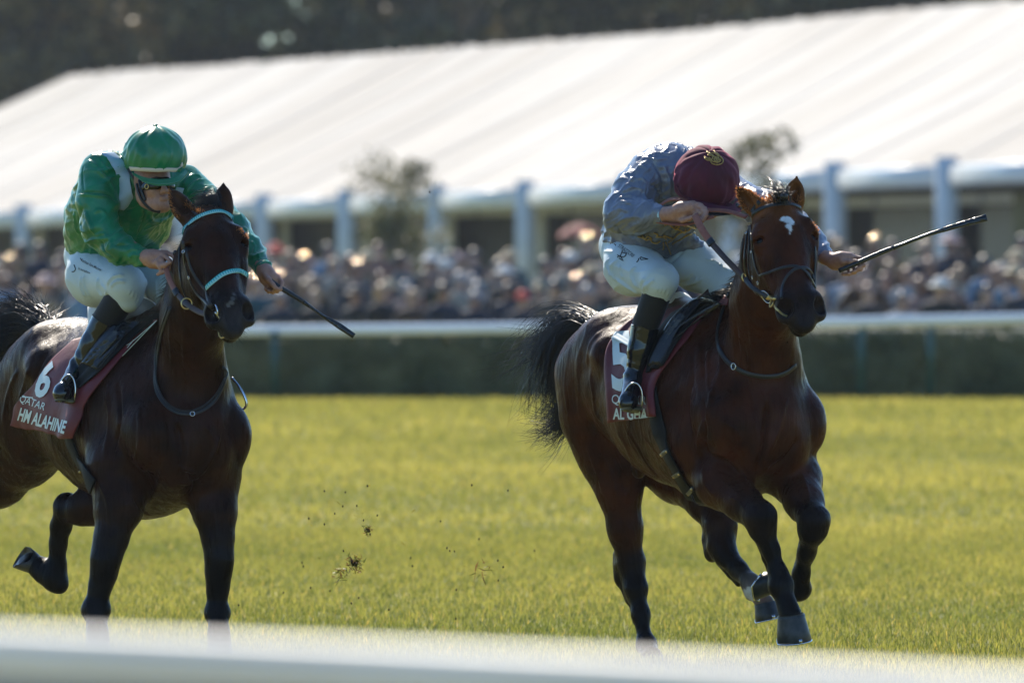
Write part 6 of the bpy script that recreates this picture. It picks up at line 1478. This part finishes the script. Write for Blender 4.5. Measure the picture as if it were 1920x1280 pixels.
for k, (px, Y, h, cw) in enumerate([(60, 300, 17, 5.5), (250, 312, 19, 5.2), (455, 302, 18, 5.0), (640, 310, 20, 5.4), (850, 300, 18, 5.0), (1050, 308, 19, 5.2), (1260, 301, 20, 5.4), (1480, 310, 19, 5.0), (1700, 303, 20, 5.4), (1900, 310, 19, 5.2), (-150, 306, 18, 5.4), (2110, 305, 20, 5.4)]):
    x = (px - 960) / FPX * Y
    ex_ = ['with a dark blotch of shade at its left edge', 'standing second from the left above the roof', 'above the green jockey\'s cap and to its right', 'left of the middle of the picture', 'just left of the middle of the picture', 'just right of the middle of the picture', 'above the maroon cap and slightly left', 'above the right hand horse\'s head', 'above the end of the raised whip', 'at the right end of the row', 'off the left end of the row', 'off the right end of the row'][k]
    make_tree('woodland_tree', (x, Y, 0), h, cw, 'tall dark tree behind the marquee, ' + ex_, 'tall trees behind the marquee', M['wood1'] if k % 3 else M['wood2'], 50 + k, 9000, .26, .35, 26, .12)
mb = MB(); rng = np.random.RandomState(9)
for k in range(70):
    mb.ellipsoid((rng.uniform(-60, 60), rng.uniform(324, 336), rng.uniform(2, 15)), (rng.uniform(3, 6), 3, rng.uniform(3, 6)), None, 12, 8)
pts = []; 
for k in range(40000): pts.append((rng.uniform(-60, 60), rng.uniform(319, 324), rng.uniform(0, 22)))
foliage(mb, np.array(pts), .45, rng); tag(mb.build('woodland', M['wood1'], None, False), 'dark mass of woodland filling the gaps behind the tall trees', 'woodland', kind='stuff')
def sapling(px, pyt, pyb, Y, wpx, seed, label):
    base = WY(px, 557, Y); base[2] = .6; h = HC + (HORIZ - pyt) / FPX * Y - .6; cw = wpx / FPX * Y / 2
    return make_tree('young_tree', base, h, cw, label, 'young trees before the marquee', M['sapling'], seed, 3200, .055, .05, 26, .22)
sapling(745, 312, 470, 150, 195, 71, 'slender young tree with sparse olive leaves right of the green jockey\'s horse')
sapling(1425, 262, 400, 140, 175, 73, 'slender young tree with sparse leaves right behind the maroon cap')

# ------------------------------------------------------------------ haze
m = bpy.data.materials.new('haze'); m.use_nodes = True; nt = m.node_tree; nt.nodes.remove(nt.nodes['Principled BSDF'])
pv = nt.nodes.new('ShaderNodeVolumePrincipled'); pv.inputs['Color'].default_value = (.80, .88, .95, 1); pv.inputs['Density'].default_value = .00012; pv.inputs['Anisotropy'].default_value = .3
nt.links.new(pv.outputs[0], nt.nodes['Material Output'].inputs['Volume'])
mb = MB(); mb.box((0, 180, 14), (160, 400, 30)); hz = mb.build('haze', m, None, False); tag(hz, 'thin pale autumn haze over the whole racecourse', 'haze', kind='stuff')
# ------------------------------------------------------------------ spectators
CT = {'navy': (.018, .028, .06), 'black': (.012, .012, .014), 'grey': (.12, .12, .13), 'sky blue': (.20, .36, .52), 'white': (.62, .62, .60), 'beige': (.38, .28, .19), 'pink': (.34, .20, .18), 'red': (.45, .03, .025),
      'mustard': (.42, .22, .05), 'brown': (.10, .055, .035), 'dark green': (.02, .06, .045), 'cream': (.55, .47, .36), 'teal': (.02, .12, .15), 'tan': (.30, .19, .12)}
HT = {'brown hair': (.05, .025, .014), 'blond hair': (.42, .24, .11), 'black hair': (.012, .010, .010), 'grey hair': (.30, .28, .27), 'chestnut hair': (.22, .09, .04), 'straw hat': (.50, .38, .22), 'white hat': (.68, .66, .62), 'red cap': (.75, .035, .025), 'black hat': (.02, .018, .02), 'pale pink hat': (.60, .38, .34)}
CM = {}
for k_, v_ in list(CT.items()):
    m, nt, b = new_mat('cloth_' + k_.replace(' ', '_')); setp(b, rough=.75, sheen=.05); v_ = tuple(c * .68 for c in v_); mix_noise(nt, b, v_, tuple(c * .6 for c in v_), 6); CM[k_] = m
for k_, v_ in list(HT.items()):
    m, nt, b = new_mat('head_' + k_.replace(' ', '_')); setp(b, rough=.42 if 'hair' in k_ else .6, sheen=.4, sheen_t=v_); mix_noise(nt, b, v_, tuple(c * .7 for c in v_), 14); CM[k_] = m
SKM = []
for c in ((.46, .27, .19), (.38, .20, .135), (.28, .15, .10), (.50, .32, .25)):
    m, nt, b = new_mat('face'); setp(b, rough=.45); mix_noise(nt, b, c, tuple(q * .8 for q in c), 12); SKM.append(m)
m, nt, b = new_mat('glint_lenses'); setp(b, color=(.03, .03, .03), rough=.13, coat=1, coat_r=.12); M['dark_glint'] = m
def person_variant(kind, seed):
    """one continuous low figure, its clothes a little outside it; origin at the feet, facing -Y"""
    rng = np.random.RandomState(seed); v = lambda x, y, z: np.array([x, y, z], float)
    B = Body(.022); arms = {0: ((-.26, .02, 1.16), (-.27, -.06, .90), (.26, .02, 1.16), (.27, -.06, .90)), 1: ((-.27, -.04, 1.18), (-.12, -.26, 1.22), (.27, -.02, 1.16), (.12, -.24, 1.14)),
            2: ((-.28, -.06, 1.24), (-.10, -.22, 1.50), (.28, -.06, 1.24), (.10, -.22, 1.50)), 3: ((-.26, 0, 1.14), (-.24, -.12, .92), (.30, -.06, 1.30), (.22, -.20, 1.62))}[kind]
    B.ell(v(0, 0, 1.62), (.078, .098, .115), None, .04); B.cap(v(0, .01, 1.42), v(0, 0, 1.56), .058, .055, .03); B.cap(v(0, -.085, 1.61), v(0, -.10, 1.60), .016, .016, .02)
    B.cap(v(0, 0, 1.0), v(0, 0, 1.32), .13, .15, .08, (0, 1, 0), .7); B.cap(v(-.14, 0, 1.40), v(.14, 0, 1.40), .065, .065, .06)
    a1, a2, b1, b2 = [v(*q) for q in arms]
    B.chain([v(-.17, 0, 1.39), a1, a2], [.05, .040, .036], .03); B.chain([v(.17, 0, 1.39), b1, b2], [.05, .040, .036], .03); B.ell(a2 + (a2 - a1) * .2, (.035, .035, .05), None, .02); B.ell(b2 + (b2 - b1) * .2, (.035, .035, .05), None, .02)
    for s in (-1, 1): B.chain([v(s * .09, 0, .95), v(s * .10, -.02, .50), v(s * .10, .02, .08)], [.095, .065, .045], .04); B.cap(v(s * .10, .02, .05), v(s * .10, -.12, .04), .045, .035, .02)
    body = B.mesh()
    T = Body(.022); T.cap(v(0, 0, .90), v(0, 0, 1.32), .165, .175, .08, (0, 1, 0), .7); T.cap(v(-.15, 0, 1.39), v(.15, 0, 1.39), .085, .085, .06)
    T.chain([v(-.18, 0, 1.38), a1, a1 * .2 + a2 * .8], [.075, .060, .050], .03); T.chain([v(.18, 0, 1.38), b1, b1 * .2 + b2 * .8], [.075, .060, .050], .03)
    top = T.mesh()
    L = Body(.024)
    for s in (-1, 1): L.chain([v(s * .085, 0, .92), v(s * .10, -.02, .50), v(s * .10, .02, .12)], [.12, .085, .065], .04)
    return body, top, L.mesh()
def head_variant(kind, seed):
    rng = np.random.RandomState(seed); v = lambda x, y, z: np.array([x, y, z], float)
    H_ = Body(.016)
    if kind == 'hair': H_.ell(v(0, .02, 1.66), (.090, .105, .095), None, .03); H_.ell(v(0, .05, 1.60), (.085, .07, .10), None, .03)
    elif kind == 'long': H_.ell(v(0, .02, 1.66), (.094, .108, .098), None, .03); H_.cap(v(0, .07, 1.62), v(0, .08, 1.42), .085, .06, .04)
    elif kind == 'hat': H_.ell(v(0, .01, 1.69), (.100, .115, .085), None, .02); H_.ell(v(0, 0, 1.665), (.18, .19, .020), None, .015)
    else: H_.ell(v(0, .01, 1.68), (.094, .108, .085), None, .02); H_.ell(v(0, -.10, 1.665), (.070, .075, .014), None, .015)
    return H_.mesh()
PV = [person_variant(k, 60 + k) for k in range(4)]
def dm(nm, V_, Q): 
    me = bpy.data.meshes.new(nm); me.vertices.add(len(V_)); me.vertices.foreach_set('co', V_.astype(np.float32).ravel()); m, k = Q.shape
    me.loops.add(m * k); me.loops.foreach_set('vertex_index', Q.astype(np.int32).ravel()); me.polygons.add(m); me.polygons.foreach_set('loop_start', np.arange(0, m * k, k, dtype=np.int32)); me.polygons.foreach_set('loop_total', np.full(m, k, dtype=np.int32)); me.update(calc_edges=True)
    me.polygons.foreach_set('use_smooth', [True] * m); me.materials.append(None); return me
PM = [tuple(dm(n, *x[:2]) for n, x in zip(('body', 'top', 'trousers'), pv)) for pv in PV]
HM = {k: dm('hair' if k in ('hair', 'long') else 'hat', *head_variant(k, 3)[:2]) for k in ('hair', 'long', 'hat', 'cap')}
m, nt, b = new_mat('mirror_lens'); setp(b, color=(.9, .66, .42), rough=.16, metal=1.0); M['mirror'] = m  # for the mirror lenses added to make sun glints in the crowd
def glint_mesh(seed):
    """sunglasses added on the head: two mirror lenses tilted to send sun glints to the camera"""
    rg = np.random.RandomState(seed); V_ = []; F_ = []; R_ = .085
    n0 = nrm(np.array([-.19, -.24, .62]) + rg.normal(size=3) * .05); u = nrm(np.cross(n0, (0, 1, 0))); w = np.cross(n0, u)
    for s in (-1, 1):
        c0 = np.array([0, -.055, 1.765]) + u * s * .034 - n0 * R_; base = len(V_)
        V_.append(c0 + n0 * R_)
        for k in range(1, 5):
            for j in range(16):
                th = k / 4 * .2; ph = j / 16 * 6.283; V_.append(c0 + R_ * (math.cos(th) * n0 + math.sin(th) * (math.cos(ph) * u + math.sin(ph) * w)))
        for j in range(16): F_.append((base, base + 1 + j, base + 1 + (j + 1) % 16))
        for k in range(3):
            for j in range(16): a = base + 1 + k * 16; F_.append((a + j, a + 16 + j, a + 16 + (j + 1) % 16, a + (j + 1) % 16))
    me = bpy.data.meshes.new('glint_lenses'); me.from_pydata([tuple(v) for v in V_], [], F_); me.polygons.foreach_set('use_smooth', [True] * len(me.polygons)); me.materials.append(M['mirror']); return me
SHD = [glint_mesh(i) for i in range(6)]
def kid(nm, me, parent, mat=None):
    o = bpy.data.objects.new(nm, me); COL.objects.link(o); o.parent = parent
    if mat is not None: o.material_slots[0].link = 'OBJECT'; o.material_slots[0].material = mat
    return o
LOOK = ['navy'] * 9 + ['black'] * 8 + ['grey'] * 3 + ['sky blue'] * 3 + ['white'] * 2 + ['beige'] * 2 + ['pink'] * 1 + ['mustard'] * 1 + ['brown'] * 3 + ['dark green'] * 1 + ['cream'] * 1 + ['teal'] * 2 + ['tan'] * 3
HEAD = ['brown hair'] * 5 + ['blond hair'] * 7 + ['black hair'] * 3 + ['grey hair'] * 3 + ['chestnut hair'] * 6 + ['straw hat'] * 3 + ['white hat'] * 2 + ['pale pink hat'] * 1 + ['black hat'] * 1
rng = np.random.RandomState(77); used = {}; NP = 0
def place_txt(px, r):
    if px < -8: a = 'just outside the left edge of the picture'
    elif px > 1928: a = 'just outside the right edge of the picture'
    elif px < 140: a = 'behind the tail and back of the left horse'
    elif px < 330: a = 'behind the green jockey\'s legs'
    elif px < 540: a = 'behind the turquoise bridle and the green sleeve'
    elif px < 700: a = 'behind the whip of the green jockey'
    elif px < 880: a = 'below the left young tree'
    elif px < 1010: a = 'midway between the two jockeys'
    elif px < 1140: a = 'just left of the grey blue jockey'
    elif px < 1350: a = 'behind the legs of the grey blue jockey'
    elif px < 1540: a = 'behind the head of the horse with the star'
    elif px < 1680: a = 'under the hand holding the raised whip'
    elif px < 1800: a = 'under the middle of the raised whip'
    else: a = 'at the right edge beyond the raised whip'
    return a
RW = ['front', 'second', 'third', 'fourth', 'fifth', 'back', 'back']
forced = {(0, 967): ('navy', 'red cap'), (5, 552): ('beige', 'red cap')}
spots = []
for r in range(6):
    a, b_, z = row_line(r); Ln = np.linalg.norm((a - b_)[:2]); n = int(Ln / .72); d = (b_ - a) / Ln
    for k in range(n):
        if rng.uniform() < .09 + .05 * r: continue
        p = a + d * ((k + rng.uniform(.2, .8)) * Ln / n) + np.array([rng.uniform(-.1, .1), rng.uniform(-.5, .5), 0]); px = 960 + p[0] / p[1] * FPX
        if -190 < px < 2120: spots.append((r, p, px, z))
def closest(px, r): return min(range(len(spots)), key=lambda i: abs(spots[i][2] - px) + (0 if spots[i][0] == r else 999))
fi = {closest(548, 5): ('beige', 'red cap', 'hat'), closest(972, 0): ('navy', 'red cap', 'cap'), closest(1815, 4): ('white', 'blond hair', 'hair')}
for i, (r, p, px, z) in enumerate(spots):
    kd = rng.randint(4) if rng.uniform() < .75 else 0; top = LOOK[rng.randint(len(LOOK))]; hh = HEAD[rng.randint(len(HEAD))]; hk = ('hat' if rng.uniform() < .8 else 'cap') if ('hat' in hh or 'cap' in hh) else ('hair' if rng.uniform() < .5 else 'long')
    low = ['navy', 'black', 'grey', 'beige', 'white', 'brown'][rng.randint(6)]
    if i in fi: top, hh, hk = fi[i]
    if 1700 < px < 1800 and r in (3, 4, 5): top = ['navy', 'black', 'white'][rng.randint(3)]
    o = bpy.data.objects.new('person', None); COL.objects.link(o); o.location = (p[0], p[1], z + .0045 * r); o.rotation_euler = (0, 0, rng.normal() * .5 + .1); s = rng.uniform(.98, 1.13) * (1.0 if r < 6 else 1.02); o.scale = (s, s, s)
    arm = ['arms hanging down', 'hands clasped in front', 'both hands raised to the face', 'one arm raised'][kd]
    base = f'spectator in {top} top with {hh}, {arm}, {RW[r]} row {place_txt(px, r)}'
    words = base.split(); 
    if len(words) > 16: base = f'{top} clad spectator, {hh}, {RW[r]} row {place_txt(px, r)}'
    if len(base.split()) > 16: base = f'{top} clad spectator with {hh} {place_txt(px, r)}'
    grp = 'spectators behind the outer rail'
    tag(o, base, 'person', grp); bd_, tp, tr_ = PM[kd]
    kid('body', bd_, o, SKM[rng.randint(4)]); kid('top', tp, o, CM[top]); kid('trousers', tr_, o, CM[low]); kid('hat' if hk in ('hat', 'cap') else 'hair', HM[hk], o, CM[hh])
    if hk in ('hair', 'long') and rng.uniform() < .14:
        kid('glint_lenses', SHD[rng.randint(6)], o).rotation_euler = (0, 0, -o.rotation_euler[2])
    NP += 1
# parasol and folded turf
ps = empty('parasol', tuple(WY(1088, 557, 150) * np.array([1, 1, 0]) + np.array([0, 0, .8])), 'red parasol open above the crowd left of the grey blue jockey', 'parasol')
mb = MB(); c = WY(1088, 418, 150); n = 16
ring = [c + np.array([.36 * math.cos(a), .36 * math.sin(a), -.22 + .03 * math.cos(a * 8)]) for a in np.linspace(0, 6.283, n * 2, endpoint=False)]; ring2 = [c + (q - c) * .55 + np.array([0, 0, .04]) for q in ring]
mb.add([c] + ring2 + ring, [(0, 1 + i, 1 + (i + 1) % (2 * n)) for i in range(2 * n)] + [(1 + i, 1 + 2 * n + i, 1 + 2 * n + (i + 1) % (2 * n), 1 + (i + 1) % (2 * n)) for i in range(2 * n)]); mb.build('canopy', CM['red'], ps)
mb = MB(); mb.tube([c, c * np.array([1, 1, 0]) + np.array([0, 0, .8])], .02, 8); mb.build('pole', M['frame'], ps)
# ------------------------------------------------------------------ turf thrown up by the hooves
def clod(px, py, d, r, nb, seed, label, soil=True, ln=.03):
    rng = np.random.RandomState(seed); c = W(px, py, d); rt = empty('turf_clod', tuple(c), label, 'turf clod', 'flying clods of turf')
    if soil:
        mb = MB(); mb.ellipsoid((0, 0, 0), (r, r * .8, r * .7), None, 18, 12); V_ = np.array(mb.v); V_ *= (1 + .35 * noise3(V_ * 30, seed, 3))[:, None]; V_[:, 2] -= V_[:, 0] * .5; mb.v = [tuple(v + c) for v in V_]; mb.build('soil', M['soil'], rt)
    mb = MB(); G = []
    for k in range(nb):
        p = c + rng.normal(size=3) * r * .9; d_ = nrm(rng.normal(size=3) + np.array([-.3, 0, .2])); L = ln * rng.uniform(.4, 1.3); q = p + d_ * L; w = nrm(np.cross(d_, (0, 1, .1))) * .0016
        mb.add([p - w, p + w, (p + q) / 2 + w + rng.normal(size=3) * .003, q], [(0, 1, 2), (0, 2, 3)], (.07, .085, .025) if rng.uniform() < .6 else (.12, .075, .04))
    mb.build('roots_and_blades', M['blade'], rt, False); return rt
clod(664, 1056, .2, .016, 150, 1, 'large brown and green turf clod flying above the grass between the horses', True, .026)
clod(690, 993, .25, .010, 60, 2, 'small dark turf clod trailing roots flying above the large one', True, .022)
clod(640, 1080, .22, .018, 45, 3, 'loose bundle of green blades flying just left of and below the large clod', False, .034)
clod(905, 1070, .3, .028, 22, 4, 'wispy bundle of straw blades flying right of the clods', False, .045)
rng = np.random.RandomState(31)
for k in range(70):
    px = rng.choice([650, 640, 660, 900]) + rng.normal() * 60; py = 1040 + rng.normal() * 60
    if k < 4: px, py = [(608, 920), (669, 948), (806, 360), (826, 977)][k]
    p = W(px, py, .2 + rng.normal() * .15)
    if k % 2 or k < 4:
        mb = MB(); mb.ellipsoid((0, 0, 0), (.0035, .0035, .005), None, 7, 5); mb.v = [tuple(np.array(v) * rng.uniform(.6, 1.3) + p) for v in mb.v]; o = mb.build('soil_crumb', M['soil']); tag(o, 'tiny dark crumb of soil flying in the air', 'soil crumb', 'flying soil crumbs')
    else:
        mb = MB(); d_ = nrm(rng.normal(size=3)); L = rng.uniform(.01, .035); q = p + d_ * L; w = nrm(np.cross(d_, (0, 1, .1))) * .0016; mb.add([p - w, p + w, (p + q) / 2 + w + rng.normal(size=3) * .003, q], [(0, 1, 2), (0, 2, 3)], (.20, .19, .05)); o = mb.build('grass_blade', M['blade'], None, False); tag(o, 'single loose blade of grass flying in the air', 'grass blade', 'flying grass blades')
